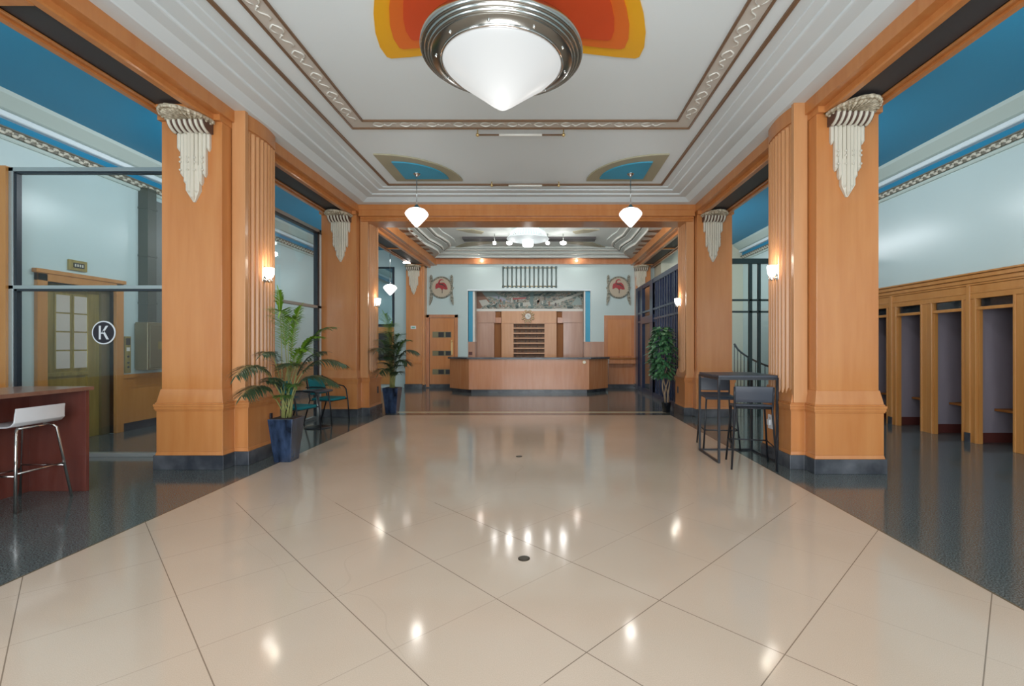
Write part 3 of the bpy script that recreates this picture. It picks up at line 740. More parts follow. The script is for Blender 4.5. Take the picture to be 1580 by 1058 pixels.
# bird medallions
def medallion(px, label, flip):
    t = thing('bird_medallion', label, 'wall ornament', at(px, 443.5, YB-.01), 0, 'round bird medallions'); k = YB/F
    MB().lathe([(17.0*k,0),(17.0*k,-.05),(16*k,-.065),(14.8*k,-.05),(14.6*k,0)], 40, axis='y').build('ring', pew, t)
    MB().lathe([(14.8*k,0),(14.8*k,-.03)], 40, axis='y').build('disc', tan_m, t)
    body = [(-9,3),(-8,5.5),(-5.5,6.6),(-4.6,8),(-4.2,10),(-2.4,12),(.2,12.8),(2.2,12.2),(3.6,10.6),(2.6,10.8),(1.2,11.3),(-.6,11),(-2.2,9.8),(-2.6,8.2),(-1.6,7),(1,7.4),(4,7.5),(7,4.5),(8.6,1),(9.6,-3),(6,-3.5),(3,-1.8),(1.6,-4),(.6,-4),(-1,-1.8),(-4,-.5),(-9,-2.5),(-9.4,1)]
    sgn = flip
    MB().prism([(sgn*a*k, b*k) for a, b in body], -.032, -.052, 'y').build('bird_relief', redfig, t, label='red long-necked bird relief')
    MB().prism([(sgn*a*k, b*k) for a, b in ((-5,6.5),(2,5),(6,2),(8,-1.5),(5.5,1),(1,3.6),(-3,4.4))], -.05, -.06, 'y').box(*sorted((sgn*.6*k, sgn*1.4*k)), -.045, -.03, -9*k, -4*k).build('bird_wing', figd, t, label='dark wing edge and leg')
    for s in (-1,1):
        wv = [(14.2,18),(16,19.5),(17.6,17),(18,9),(16.6,2),(19.2,0),(17.5,-3),(17,-8),(18.3,-16),(18.5,-27.5),(17,-26),(14,-19),(13,-13),(15,-9),(15.5,-4),(14.8,3),(15.2,8),(13.6,13)]
        f = MB().prism([(s*a*k, b*k) for a, b in wv], 0, -.05, 'y')
        for j in range(7): f.ball((s*16.2*k, -.05, (15-6*j)*k), 1.5*k, sy=.6, u=7, v=5)
        f.build('scroll_wing', pew, t)
    return t
medallion(681.5, 'round bird medallion with scroll wings above the striped door', 1)
medallion(954, 'round bird medallion with scroll wings at the right end of the far wall', 1)
# grille
k = YB/F; gw = (858-776.5)*k; gh = (444-411)*k
t = thing('wall_grille', 'row of thirteen slim green metal rods between two rails high on the far wall', 'grille', (PX(776.5,YB), YB-.04, PZ(444,YB)))
for z in (.05, gh-.05): MB().tube([(0,0,z),(gw,0,z)], .012, 6).build('rail', gold, t)
for j in range(13):
    x = gw*j/12; MB().tube([(x,0,0),(x,0,.06),(x,0,.07),(x,0,gh-.07),(x,0,gh-.06),(x,0,gh)], [.03,.036,.024,.024,.036,.03], 8).build('rod', green_g, t)
# mural, ledge
YM = YR-.02
def mx(px): return PX(px, YM)
def mz(py): return PZ(py, YM)
t = thing('mural', 'long painted mural of figures and slanting beams above the reception', 'mural', (mx(817), YM, mz(462)))
W2 = (mx(902)-mx(732))/2; H2 = (mz(448)-mz(476))/2
MB().box(-W2, W2, -.005, .015, -H2, H2).build('canvas', mural_m, t); MB().box(-W2, W2, -.03, .015, H2, H2+.012).build('top_moulding', relief_m, t)
def shp(pts, m, n='painted_shape', d=.008): return MB().prism([(a*W2, b*H2) for a, b in pts], -.005, -.005-d, 'y').build(n, m, t)
mg = mat('mural_grey', (.30,.38,.36), .5); ml = mat('mural_pale', (.52,.52,.46), .5); mb_ = mat('mural_brown', (.26,.13,.08), .5); mr_ = mat('mural_red', (.42,.08,.08), .5); mt = mat('mural_teal', (.14,.22,.21), .5)
mv = mat('mural_lilac', (.36,.36,.45), .5)
shp([(-1,1),(-.86,1),(-.80,.3),(-.72,-.2),(-.9,-1),(-1,-1)], mb_)
shp([(-.88,.95),(-.72,1),(-.42,.1),(-.5,-.1),(-.82,.45)], mg, d=.012)
shp([(-.70,.45),(-.55,.35),(-.34,-.25),(-.48,-.2)], mv, d=.016)
shp([(-.92,-.1),(-.78,0),(-.72,-.5),(-.86,-.75)], ml, d=.014)
shp([(-.35,.15),(-.05,.25),(-.08,.08),(-.3,-.02)], mr_, d=.014)
shp([(-.12,-.35),(.0,-.25),(.03,-.7),(-.12,-.75)], ml, d=.014)
shp([(.30,-.5),(.90,.75),(.98,.85),(.95,.6),(.45,-.55)], ml, d=.014)
shp([(.76,-.6),(.86,.3),(.93,.1),(.95,-.6)], mg, d=.016)
shp([(.02,.95),(.08,.9),(.06,-.9),(-.02,-.9)], mt, d=.012)
for j in range(22):
    a = random.uniform(-.62,.72); b = random.uniform(-.75,.4); h_ = random.uniform(.25,.5)
    shp([(a-.012,b-h_/2),(a+.012,b-h_/2),(a+.016,b+h_*.3),(a,b+h_/2),(a-.016,b+h_*.3)], (ml, mb_, mt, tan_m, figd)[j%5], 'painted_figure', .018)
o = MB().box(mx(731), mx(902.5), YM-.12, YM+.05, mz(480.5), mz(476.5)-.002).build('mural_ledge', relief_m, None, .004)
tag(o, 'pale plaster ledge framing the mural above the reception panelling', 'ledge')
# back panelling with key rack
t = thing('back_panelling', 'tall pinkish wood panelling behind the reception counter', 'panelling', (mx(817), YM, 0)); ox = mx(817)
zt, zl = mz(480.5), mz(498)
def pb(px0, px1, d0, d1, z0, z1, name, m): return MB().box(mx(px0)-ox, mx(px1)-ox, -d0, d1, z0, z1).build(name, m, t, .003)
pb(733, 763, .10, .05, 0, zl, 'side_panel', wood_p); pb(869, 900, .10, .05, 0, zl, 'side_panel', wood_p)
pb(733, 765, .13, .05, zl, zt, 'header_panel', wood_p); pb(867, 900, .13, .05, zl, zt, 'header_panel', wood_p)
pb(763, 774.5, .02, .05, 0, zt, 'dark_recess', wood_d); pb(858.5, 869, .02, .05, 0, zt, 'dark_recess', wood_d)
pb(774.5, 793, .20, .05, 0, zl, 'centre_panel', wood_l); pb(840, 858.5, .20, .05, 0, zl, 'centre_panel', wood_l)
pb(774.5, 858.5, .21, .05, zl, zt, 'centre_header', wood_l); pb(793, 840, .20, .05, 0, .95, 'centre_base', wood_l)
pb(765, 774, .16, 0, zl-.01, zl+.18, 'bracket', wood_c); pb(860, 868, .16, 0, zl-.01, zl+.18, 'bracket', wood_c)
pb(774.5, 858.5, .225, 0, zl-.02, zl+.01, 'moulding', wood_l)
t = thing('key_rack', 'wide key rack with dark pigeonhole rows behind the reception counter', 'key rack', (mx(793), YM-.02, .95)); kw = mx(840)-mx(793); kh = zl-.02-.95
MB().box(0, kw, -.02, 0, 0, kh).build('back', dark_in, t)
rows = 7
for j in range(rows+1):
    z = kh*j/rows; MB().box(-.02, kw+.02, -.215, -.02, z-.02, z+.02).build('shelf', wood_l, t)
f = MB()
for j in range(26): f.box(kw*j/25-.006, kw*j/25+.006, -.17, -.02, 0, kh)
f.build('divider', wood_d, t)
f = MB()
for j in range(rows):
    for i in range(25): 
        if random.random() < .75: f.box(kw*(i+.3)/25, kw*(i+.7)/25, -.18, -.16, kh*(j+.25)/rows, kh*(j+.45)/rows)
o = f.build('number_tags', orn_m, t)
# sunburst clock
tan_g = mat('pale_gold', (.80,.62,.38), .4, .2)
t = thing('sunburst_clock', 'gold sunburst clock above the key rack', 'clock', (mx(815), YM-.24, mz(488.5))); kk = YM/F
MB().lathe([(4.6*kk,0),(4.6*kk,-.02),(3.8*kk,-.03),(.001,-.032)], 28, axis='y').build('dial', relief_m, t)
for j in range(16):
    a = 2*PI*j/16; r1 = (10.2 if j%2 else 8.4)*kk
    c, s_ = math.cos(a), math.sin(a)
    MB().tube([(5.4*kk*c,-.01,5.4*kk*s_),(r1*c,-.01,r1*s_)], [.014,.034], 6).build('ray', tan_g, t)
MB().box(-.006,.006,-.045,-.035,0,3*kk).box(0,2.4*kk,-.045,-.035,-.006,.006).build('hands', figd, t)
# right wood panel and shelf under it
t = thing('wall_panel', 'framed honey wood panel on the far wall above a shelf', 'panelling', (PX(932,YB), YB, 0)); pw = PX(978.5,YB)-PX(932,YB)
zt2, zs2 = PZ(486.5,YB), PZ(551.5,YB)
MB().box(0, pw, -.03, 0, zs2, zt2).build('frame', wood_c, t, .003)
MB().box(.12, pw-.10, -.045, -.03, zs2+.05, zt2-.14).build('panel', wood, t, .006)
t = thing('writing_shelf', 'reddish wood shelf unit right of the reception counter', 'shelf', (PX(938,YB), YB, 0)); pw = PX(978,YB)-PX(938,YB)
MB().box(0, pw, -.36, 0, zs2-.05, zs2).build('top', wood_d, t, .004)
MB().box(0, pw, -.33, 0, zs2-.19, zs2-.05).build('drawer_front', wood_c, t, .004)
MB().box(0, pw, -.10, 0, .12, zs2-.19).build('back_panel', wood_c, t); 
o = MB().box(-.06,.06,-.015,0,-.05,.05).build('outlet_box', oxide, None, .004, (PX(726,YB+.06), YB+.058, PZ(545,YB))); tag(o, 'small dark red outlet box below the left blue strip', 'outlet')

# ------------------------------------------------------------------ reception counter
CYf = 13.75
pl_ = [(PX(694,14.35),14.35),(PX(723.5,CYf),CYf),(PX(909,CYf),CYf),(PX(938,14.35),14.35),(PX(938,14.35),14.95),(PX(938,14.35)-.35,14.95),(PX(909,CYf)-.15,14.35),(PX(723.5,CYf)+.15,14.35),(PX(694,14.35)+.35,14.95),(PX(694,14.35),14.95)]
cxm, cym = -.4, 14.5
def sc_(pts, dx): 
    out = []
    for x, y in pts:
        out.append((x + (dx if x > cxm else -dx), y - (dx if y < 14.5 else 0)))
    return out
t = thing('reception_counter', 'long chamfered wooden reception counter with dark stone top', 'counter', (0,0,0))
MB().prism(sc_(pl_, -.06), 0, .10).build('kick', black_stone, t)
MB().prism(pl_, .10, .99).build('body', wood_c, t, .004)
MB().prism(sc_(pl_, .05), .99, 1.035).build('countertop', black_stone, t, .004)
t = thing('round_badge', 'small round white and gold badge on the reception counter front', 'badge', (PX(901.5,CYf), CYf-.002, PZ(558.5,CYf)))
MB().lathe([(.055,0),(.055,-.015),(.042,-.02),(.042,0)], 24, axis='y').build('rim', gold, t); MB().lathe([(.042,0),(.042,-.012)], 24, axis='y').build('face', relief_m, t)

# ------------------------------------------------------------------ left aisle: glazed partition across the aisle
PY = 5.95; x0 = -6.69; x1 = -4.33
struct(MB().box(LW+.001, x0, PY-.07, PY+.07, 0, 3.63).build('trim_20', wood_b))
t = thing('glass_partition', 'tall glass partition in aluminium frame closing the left aisle', 'glass partition', ((x0+x1)/2, PY, 0)); hw = (x1-x0)/2
MB().box(-hw, -hw+.06, -.04, .04, 0, 3.62).build('post', alu, t, .003)
MB().box(-hw+.065, -hw+.095, -.03, .03, 0.05, 3.56).build('gasket', alu_d, t)
for z, h_ in ((3.57,.05),(2.10,.045),(.0,.05)):
    MB().box(-hw, hw, -.04, .04, z, z+h_).build('rail', alu, t, .003)
    if z: MB().box(-hw+.06, hw, -.03, .03, z-.025, z).build('gasket', alu_d, t)
MB().box(-hw+.06, hw, -.005, .005, .05, 2.10).build('lower_pane', glass, t); MB().box(-hw+.06, hw, -.005, .005, 2.145, 3.57).build('upper_pane', glass, t)
# round K sign on the glass
kx, kz = PX(161.5,PY), PZ(513,PY)
t2 = thing('round_sign', 'round black sign with white letter K stuck on the glass partition', 'sign', (kx, PY-.008, kz))
MB().lathe([(.148,0),(.148,-.006)], 48, axis='y').build('border', k_white, t2); MB().lathe([(.132,-.006),(.132,-.009)], 48, axis='y').build('disc', k_black, t2)
f = MB().box(-.055,-.030,-.013,-.009,-.085,.085)
f.prism([(-.030,-.015),(.032,.085),(.062,.085),(-.005,-.015+.0)], -.009, -.013, 'y').prism([(-.012,.012),(.008,.028),(.070,-.085),(.040,-.085)], -.009, -.013, 'y'); f.build('letter', k_white, t2, label='white letter K')
# partition along the nave between the left piers
NX = U(3.99,-1)-.02
def side_partition(X, ya, yb, label, ztop=3.61):
    t = thing('glass_partition', label, 'glass partition', (X, ya, 0)); L = yb-ya
    MB().box(-.04,.04,L-.09,L-.01,0,ztop).build('post', pale_m, t, .003)
    MB().box(-.04,.04,L-.16,L-.09,0,ztop-.05).build('gasket', alu_d, t)
    MB().box(-.04,.04,0,.07,0,ztop).build('post', alu, t, .003)
    for z, h_ in ((ztop-.06,.06),(2.10,.05),(0,.05)): MB().box(-.04,.04,0,L,z,z+h_).build('rail', alu, t, .003)
    MB().box(-.04,.04,0,L,ztop-.085,ztop-.06).build('gasket', alu_d, t)
    MB().box(-.005,.005,.07,L-.09,.05,ztop-.06).build('pane', glass, t)
    MB().box(-.06,-.04,.18,.20,.85,1.35).build('pull_handle', alu_d, t) if False else None
    return t
side_partition(NX, 6.24, 9.16, 'aluminium framed glass partition between the two left pillars behind the palm')
# elevator door
t = struct(bpy.data.objects.new('door_2', None)); COL.objects.link(t); t.location = (LW, EY0, 0); ew = EY1-EY0
f = MB().box(-.16,.05,-.13,0,0,2.37).box(-.16,.05,ew,ew+.13,0,2.37).box(-.16,.05,-.13,ew+.13,EZ,2.40).box(-.16,.065,-.16,ew+.16,2.375,2.43)
f.build('door_frame', wood_b, t, .004)
MB().box(-.15,-.13,0,ew,0,EZ).build('door_leaf', brass, t)
MB().box(-.13,-.10,.72,ew,0,EZ).build('door_leaf', brass, t); MB().box(-.145,-.06,ew-.14,ew,0,EZ).build('jamb', steel_b, t)
MB().box(-.135,-.10,0,.10,0,EZ).build('jamb', brass, t)
for c_, (ya, yb) in enumerate(((.27,.46),(.53,.74))):
    wf = MB().box(-.13,-.118,ya-.02,yb+.02,1.04,2.14).build('window_frame', brass, t)
    for r in range(4):
        MB().box(-.118,-.112,ya,yb,1.06+.27*r,1.06+.27*r+.25).build('pane', mirror_m, wf)
MB().box(-.13,-.10,.10,.72,.95,1.0).build('cross_rail', brass, t)
t = thing('floor_indicator', 'brass floor indicator panel with dark display above the elevator door', 'indicator', (LW, PX(0,0)+6.80, PZ(409,6.85)))
MB().box(0,.03,-.03,.24,-.075,.075).build('plate', brass, t, .004); MB().box(.03,.036,.03,.19,-.035,.035).build('display', dark_in, t)
f = MB()
for j in range(4): f.box(.036,.039,.045+.035*j,.065+.035*j,-.018,.018)
f.build('digits', orn_l, t)
t = thing('call_panel', 'narrow brass elevator call panel with buttons beside the elevator door', 'call panel', (LW, 7.74, 1.24))
MB().box(0,.02,-.055,.055,-.30,.30).build('plate', brass, t, .003)
MB().box(.02,.024,-.04,.04,.16,.27).build('notice', figd, t); MB().box(.02,.024,-.03,.03,.06,.12).build('label_plate', relief_m, t)
for z in (-.03,-.13,-.2): MB().lathe([(.018,.02),(.018,.03),(.01,.034)], 14, (0,0,z), axis='x').build('button', figd, t)
t = thing('bronze_box', 'large bronze metal wall box beside the near left pillar behind glass', 'wall box', (LW, 7.86, .98))
MB().box(.03,.24,0,.55,0,.80).box(0,.03,.02,.53,.02,.78).build('body', steel_b, t, .008); MB().box(.24,.25,.04,.51,.04,.76).build('door', steel_b, t, .004); MB().box(.25,.252,.2,.32,.35,.48).build('badge', brass, t)
t = thing('vertical_duct', 'dark green vertical duct rising from the bronze wall box to the crown', 'duct', (LW+.006, 7.95, 1.79))
MB().box(0,.16,0,.18,0,2.25).build('duct', duct_m, t); MB().box(0,.10,.18,.6,0,2.1).build('chase', mat('chase_grey', (.13,.14,.13), .4), t)
for z in (.3,1.1,1.9): MB().box(0,.17,-.01,.19,z,z+.03).build('clamp', duct_m, t)
# cross wall with window at the end of the left aisle
wx0, wx1, wz0, wz1 = PX(582,YB)+.02, PX(606,YB), PZ(500,YB), PZ(415,YB)
f = MB().box(wx0-.08, wx1+.06, YB-.05, YB, wz0-.08, wz1+.06)
t = struct(f.build('window_4', alu_d)); MB().box(wx0, wx1, YB-.06, YB-.05, wz0, wz1).build('glass_pane', mat('teal_mirror', (.30,.42,.44), .05, .85), t)
o = struct(MB().box(wx0-.1, wx1+.05, YB-.06, YB-.005, 0.12, wz0-.10).build('door_3', wood_b)); 
MB().box(wx0+.05, wx1-.08, YB-.075, YB-.06, .9, wz0-.3).build('glass_pane', dark_in, o)
# aisle pendant reflected there
zp = PZ(437,13.4)+.53; pendant((PX(602,13.4), 13.4, zp), 'pointed white pendant hanging at the end of the left aisle', 4.5-zp)
# small lamp by the beam end
o = MB().box(-.10,.10,-.05,.05,-.03,0).build('soffit_lamp', spot_m, None, .01, (PX(627.5,14.4), 14.4, 3.915)); tag(o, 'small square lamp under the left beam above the far corbel', 'lamp')

# ------------------------------------------------------------------ right aisle: dark framed screen, stair
SY = 9.3; xa, xb = U(3.99,1), RW
t = thing('metal_screen', 'dark green metal framed glass screen between the right pillars', 'screen', (xa, SY, 0)); L = xb-xa
zt = PZ(403,SY)
for px, wd in ((1157.5,.06),(1171,.05)): MB().box(PX(px,SY)-xa-wd/2, PX(px,SY)-xa+wd/2, -.03,.03,0,zt).build('post', green_k, t, .003)
for x in (1.3,1.36,2.2,2.26): MB().box(x,x+.05,-.03,.03,0,zt).build('post', green_k, t, .003)
MB().box(0,.03,-.03,.03,0,zt).build('post', green_k, t); MB().box(0,L,-.04,.04,zt-.05,zt+.05).build('top_rail', green_k, t)
for py in (463,481): z = PZ(py,SY); MB().box(0,L,-.03,.03,z-.018,z+.018).build('rail', green_k, t)
MB().box(0,L,-.004,.004,0,zt-.05).build('pane', glass, t)
t = thing('stair_railing', 'curved dark stair railing with thin balusters seen through the green screen', 'railing', (4.3, 10.3, 0))
f = MB(); hr = []
for j in range(13):
    q = j/12; a = -PI*.15+q*PI*.6; hr.append((-.15+1.15*q, .25*math.sin(q*PI), 1.42-.62*q**.7 if j < 12 else .82))
MB().tube(hr, .022, 8).build('handrail', black_m, t)
for j in range(13): x, y, z = hr[j]; MB().tube([(x,y,0),(x,y,z)], .009, 6).build('baluster', black_m, t)
# navy gate between the second right pier and the reception wall
GX = 2.98; ga, gb = 10.12, 15.15
t = thing('metal_gate', 'tall navy metal folding gate along the right side before reception', 'gate', (GX, ga, 0)); L = gb-ga
zt = 3.17
for z, h_ in ((zt-.10,.12),(2.34,.05),(2.08,.05),(0,.12)): MB().box(-.035,.035,0,L,z,z+h_).build('rail', navy, t)
ys = [0,.18,.36,.54,.72,.95,1.15,1.4,1.65,1.9,2.15,2.4,2.66]
for j, y in enumerate(ys): MB().box(-.03,.03,y,y+(.09 if j%3==0 else .045),.1,zt-.05).build('bar', navy, t)
MB().box(-.045,.045,2.66,3.0,0,zt).build('post', navy, t); MB().box(-.045,.045,4.0,4.25,0,zt).build('post', navy, t); MB().box(-.045,.045,4.62,5.0,0,zt).build('post', navy, t)
MB().box(-.06,.06,2.6,4.1,2.02,2.22).build('lock_box', navy, t)
for y in (4.3,4.45): MB().box(-.03,.03,y,y+.05,.1,zt).build('bar', navy, t)
MB().box(-.004,.004,.05,2.66,.12,zt-.1).build('pane', glass_d, t)
# aisle arch above the gate
struct(MB().box(3.62,RW,YB-.9,YB-.001,0,4.5).build('wall_aisle_end', mat('pale_yellow_wall', (.66,.64,.50), .5)))

# ------------------------------------------------------------------ phone booths
def booth(label, y):
    """origin front centre; x into the wall, y along the aisle"""
    t = thing('phone_booth', label, 'phone booth', (RW, y, 0), 0, 'wooden phone booths along the right wall')
    W_ = .38; o_ = .245
    f = MB().box(-.02,.06,-W_,-o_-.03,0,2.13).box(-.02,.06,o_+.03,W_,0,2.13).box(-.03,.06,-W_,W_,2.055,2.13).box(-.02,.06,-o_-.03,o_+.03,1.895,1.94)
    f.box(-.035,.0,-o_-.05,-o_-.02,0,2.06).box(-.035,.0,o_+.02,o_+.05,0,2.06)
    f.build('front_frame', wood_b, t, .004)
    f = MB().box(.0,.05,-o_-.03,-o_,0,1.90).box(.0,.05,o_,o_+.03,0,1.90); f.build('jamb', wood_b, t)
    f = MB().box(.06,.74,-W_+.01,-W_+.03,0,2.2).box(.06,.74,W_-.03,W_-.01,0,2.2).box(.72,.74,-W_+.01,W_-.01,0,2.2).box(.06,.74,-W_+.01,W_-.01,2.2,2.22)
    f.build('interior_lining', lav, t)
    f = MB().box(.06,.72,-W_+.03,-W_+.04,0,.14).box(.06,.72,W_-.04,W_-.03,0,.14).box(.71,.72,-W_+.03,W_-.03,0,.14); f.build('skirting', oxide, t)
    tr = MB().box(.02,.03,-o_,o_,1.94,2.055).build('transom', glass_d, t)
    MB().box(.035,.05,-o_,o_,1.94,2.055).build('transom_backing', dark_in, tr)  # plain dark sheet set behind the transom glass
    MB().box(.30,.72,-W_+.04,W_-.04,.455,.49).prism([(.42,.46),(.72,.46),(.72,.2)], -.02, .02, 'y').build('seat', wood_d, t, .006)
    MB().box(.07,.40,-o_-.055,-o_-.02,.03,1.88).build('folded_door', wood_b, t, .003)
    return t
names = ['phone booth cut by the right edge of the picture, dark doorway and wooden frame','second phone booth from the right edge with seat visible','third phone booth from the right edge, grey lining and seat','fourth phone booth from the right edge with narrow grey lining showing','phone booth closest to the near right pillar, mostly dark sliver']
ycs = [6.435, 7.195, 7.955, 8.715, 5.675, 4.99]
labs = ['wooden phone booth with open doorway at the right edge of the picture','wooden phone booth with low seat, second from the right edge','wooden phone booth with grey lining, third from the right edge','wooden phone booth showing as a dark sliver beside the near right pillar','wooden phone booth just outside the right edge, nearest the street']
b0 = booth(labs[0], ycs[0])
for i in range(1, 5): dup(b0, (RW, ycs[i], 0), label=labs[i])
f = MB()
for z0, z1, d in ((2.13,2.155,.035),(2.155,2.25,.02),(2.25,2.28,.035),(2.28,2.34,.05),(2.34,2.40,.075),(2.40,2.425,.10)): f.box(RW-d, RW+.06, 5.28, BY1, z0, z1)
for y in (5.295, 6.815, 8.335): f.box(RW-.045, RW, y-.03, y+.03, .0, 2.25)
f.box(RW-.02, RW+.06, 9.09, BY1, 0, 2.13).box(RW-.02, RW+.06, BY0, 5.30, 0, 2.42)
tag(f.build('booth_cornice', wood_b, None, .004), 'long moulded wood cornice and pilasters running above all the phone booths', 'cornice')
for y in (5.295, 6.815, 8.335):
    pass
for y, lb in ((5.295,'nearest the street'),(6.815,'between the second and third booth openings'),(8.335,'at the far end of the booth row')):
    tag(MB().box(-.01, 0, -.045, .045, 0, .14).build('booth_plinth', black_stone, loc=(RW-.045, y, 0)), 'black plinth block under a booth pilaster, '+lb, 'plinth')
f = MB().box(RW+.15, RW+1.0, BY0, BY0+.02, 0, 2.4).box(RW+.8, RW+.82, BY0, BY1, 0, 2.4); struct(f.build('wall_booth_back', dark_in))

# ------------------------------------------------------------------ bar table and black stools (right)
t = thing('bar_table', 'tall square black metal bar table beside the near right pillar', 'table', (2.42, 5.95, 0)); a = .345
MB().box(-a-.005,a+.005,-a-.005,a+.005,1.012,1.04).build('tabletop', slate, t, .003)
for sx_, sy_ in ((-1,-1),(-1,1),(1,-1),(1,1)): MB().box(sx_*a-.013,sx_*a+.013,sy_*a-.013,sy_*a+.013,0,1.012).build('leg', black_m, t, .002)
for sx_ in (-1,1): MB().box(sx_*a-.012,sx_*a+.012,-a,a,0,.022).build('foot_rail', black_m, t)
MB().box(-a,a,a-.012,a+.012,0,.022).build('foot_rail', black_m, t)
for s_ in (-1,1):
    MB().box(-a,a,s_*a-.012,s_*a+.012,.985,1.012).build('apron', black_m, t); MB().box(s_*a-.012,s_*a+.012,-a,a,.985,1.012).build('apron', black_m, t)
def bar_stool(loc, rz, label):
    """faces +y (backrest at -y)"""
    t = thing('bar_stool', label, 'bar stool', loc, rz, 'black bar stools at the bar table')
    MB().sheet([(-.20,.735),(-.175,.715),(-.12,.705),(.10,.705),(.16,.70),(.19,.68)], .40, .02, 'x').build('seat', slate, t, .004)
    MB().sheet([(-.245,.935),(-.232,.86),(-.222,.79),(-.215,.755)], .40, -.018, 'x').build('backrest', slate, t, .004)
    for s_ in (-1,1):
        MB().tube([(s_*.235,-.245,0),(s_*.195,-.20,.67),(s_*.198,-.205,.72),(s_*.203,-.225,.82),(s_*.203,-.24,.93)], .0115, 8).build('leg', black_m, t)
        MB().tube([(s_*.235,.235,0),(s_*.185,.16,.66),(s_*.17,.13,.688),(s_*.15,.08,.69)], .0115, 8).build('leg', black_m, t)
        MB().tube([(s_*.19,-.19,.685),(s_*.185,.15,.685)], .009, 6).build('side_rail', black_m, t)
        MB().tube([(s_*.220,-.228,.26),(s_*.218,.207,.26)], .008, 6).build('stretcher', black_m, t)
    MB().tube([(-.195,-.197,.69),(.195,-.197,.69)], .009, 6).build('cross_rail', black_m, t)
    MB().tube([(-.218,.207,.26),(.218,.207,.26)], .009, 6).build('footrest', black_m, t)
    return t
bs = bar_stool((2.40, 5.50, 0), math.radians(-14), 'black bar stool with low back on the camera side of the bar table')
dup(bs, (2.40, 6.52, 0), math.radians(172), 'black bar stool on the far side of the bar table')

# ------------------------------------------------------------------ mahogany desk and white stool (left)
t = thing('bar_desk', 'tall dark red mahogany bar desk at the left edge of the picture', 'desk', (-4.36, 4.56, 0)); 
MB().box(-.72,.0,-2.0,.03,.965,1.0).build('desktop', mahog_t, t, .003)
MB().box(-.70,-.02,-.035,.0,0,.965).build('end_panel', mahog, t, .003)
MB().box(-.70,-.02,-1.96,-1.92,0,.965).build('end_panel', mahog, t, .003)
MB().box(-.58,-.56,-1.92,-.035,0,.965).build('modesty_panel', mahog, t)
for z in (.38,.66): MB().lathe([(.009,0),(.009,.004)], 10, (-.558,-.30,z), axis='x').build('screw_cap', gold, t)
def shell_stool(loc, rz, label):
    """backrest on +x side, width along y"""
    t = thing('shell_stool', label, 'bar stool', loc, rz)
    f = MB(); pts = []
    prof = [(.215,.865),(.212,.84),(.205,.79),(.19,.745),(.16,.715),(.12,.703),(.05,.70),(-.08,.705),(-.16,.703),(-.20,.69),(-.215,.67)]
    f.sheet(prof, .42, .012, 'y')
    # prism along y needs (x,z)
    for v in f.bm.verts:
        e = abs(v.co.y)/.21
        if v.co.z > .76: v.co.y *= .97; v.co.x -= .015*e
    f.build('shell_seat', white_p, t, .004)
    for sx_ in (-1,1):
        for s_ in (-1,1):
            MB().tube([(sx_*.225 if sx_>0 else -.255, s_*.235, 0),(sx_*.155, s_*.165,.655),(sx_*.14, s_*.145,.683),(sx_*.10, s_*.10,.690)], .0115, 10).build('leg', chrome, t)
        MB().tube([(sx_*.15,-.15,.688),(sx_*.15,.15,.688)], .009, 8).build('seat_rail', chrome, t)
    MB().tube([(-.215,-.2,.30),(.19,-.2,.30)], .008, 8).build('stretcher', chrome, t); MB().tube([(-.215,.2,.30),(.19,.2,.30)], .008, 8).build('stretcher', chrome, t)
    MB().tube([(.192,-.2,.32),(.192,.2,.32)], .008, 8).build('stretcher', chrome, t); MB().tube([(-.218,-.2,.26),(-.218,.2,.26)], .009, 8).build('footrest', chrome, t)
    return t
shell_stool((-4.60, 4.15, 0), 0, 'white moulded bar stool with chrome legs in front of the mahogany desk')

# ------------------------------------------------------------------ teal chairs and cafe table
def chair(loc, rz, label):
    """faces +x"""
    t = thing('arm_chair', label, 'chair', loc, rz, 'teal armchairs with black tube frames')
    MB().prism([(-.20,-.20),(-.10,-.23),(.20,-.22),(.23,-.16),(.23,.16),(.20,.22),(-.10,.23),(-.20,.20)], .405, .45).build('seat', teal_f, t, .015)
    MB().sheet([(-.29,.82),(-.265,.70),(-.24,.60),(-.215,.50)], .42, -.03, 'y').build('backrest', teal_f, t, .012)
    for s_ in (-1,1):
        MB().tube([(.25,s_*.25,0),(.22,s_*.255,.35),(.18,s_*.255,.58),(.13,s_*.255,.635),(.05,s_*.255,.65),(-.15,s_*.255,.65),(-.27,s_*.25,.64)], .012, 8).build('arm_leg', black_m, t)
        MB().tube([(-.33,s_*.235,0),(-.20,s_*.235,.42),(-.25,s_*.23,.62),(-.30,s_*.225,.83)], .012, 8).build('rear_leg', black_m, t)
        MB().tube([(-.2,s_*.24,.41),(.215,s_*.25,.41)], .009, 6).build('seat_rail', black_m, t)
    MB().tube([(.21,-.25,.405),(.21,.25,.405)], .009, 6).build('front_rail', black_m, t)
    return t
ch = chair((-3.88, 7.42, 0), math.radians(-12), 'teal armchair with black frame nearest behind the palm')
dup(ch, (-3.92, 8.62, 0), math.radians(-12), 'teal armchair with black frame in front of the second left pillar')
t = thing('cafe_table', 'small round black pedestal table between the two teal chairs', 'table', (-3.83, 8.02, 0))
MB().lathe([(.001,.64),(.23,.64),(.235,.63),(.235,.615),(.22,.61),(.001,.61)], 36).build('tabletop', slate, t); MB().tube([(0,0,.03),(0,0,.61)], .022, 12).build('pedestal', alu, t)
MB().lathe([(.001,0),(.21,0),(.21,.012),(.12,.02),(.03,.045),(.001,.045)], 36).build('base', black_m, t)

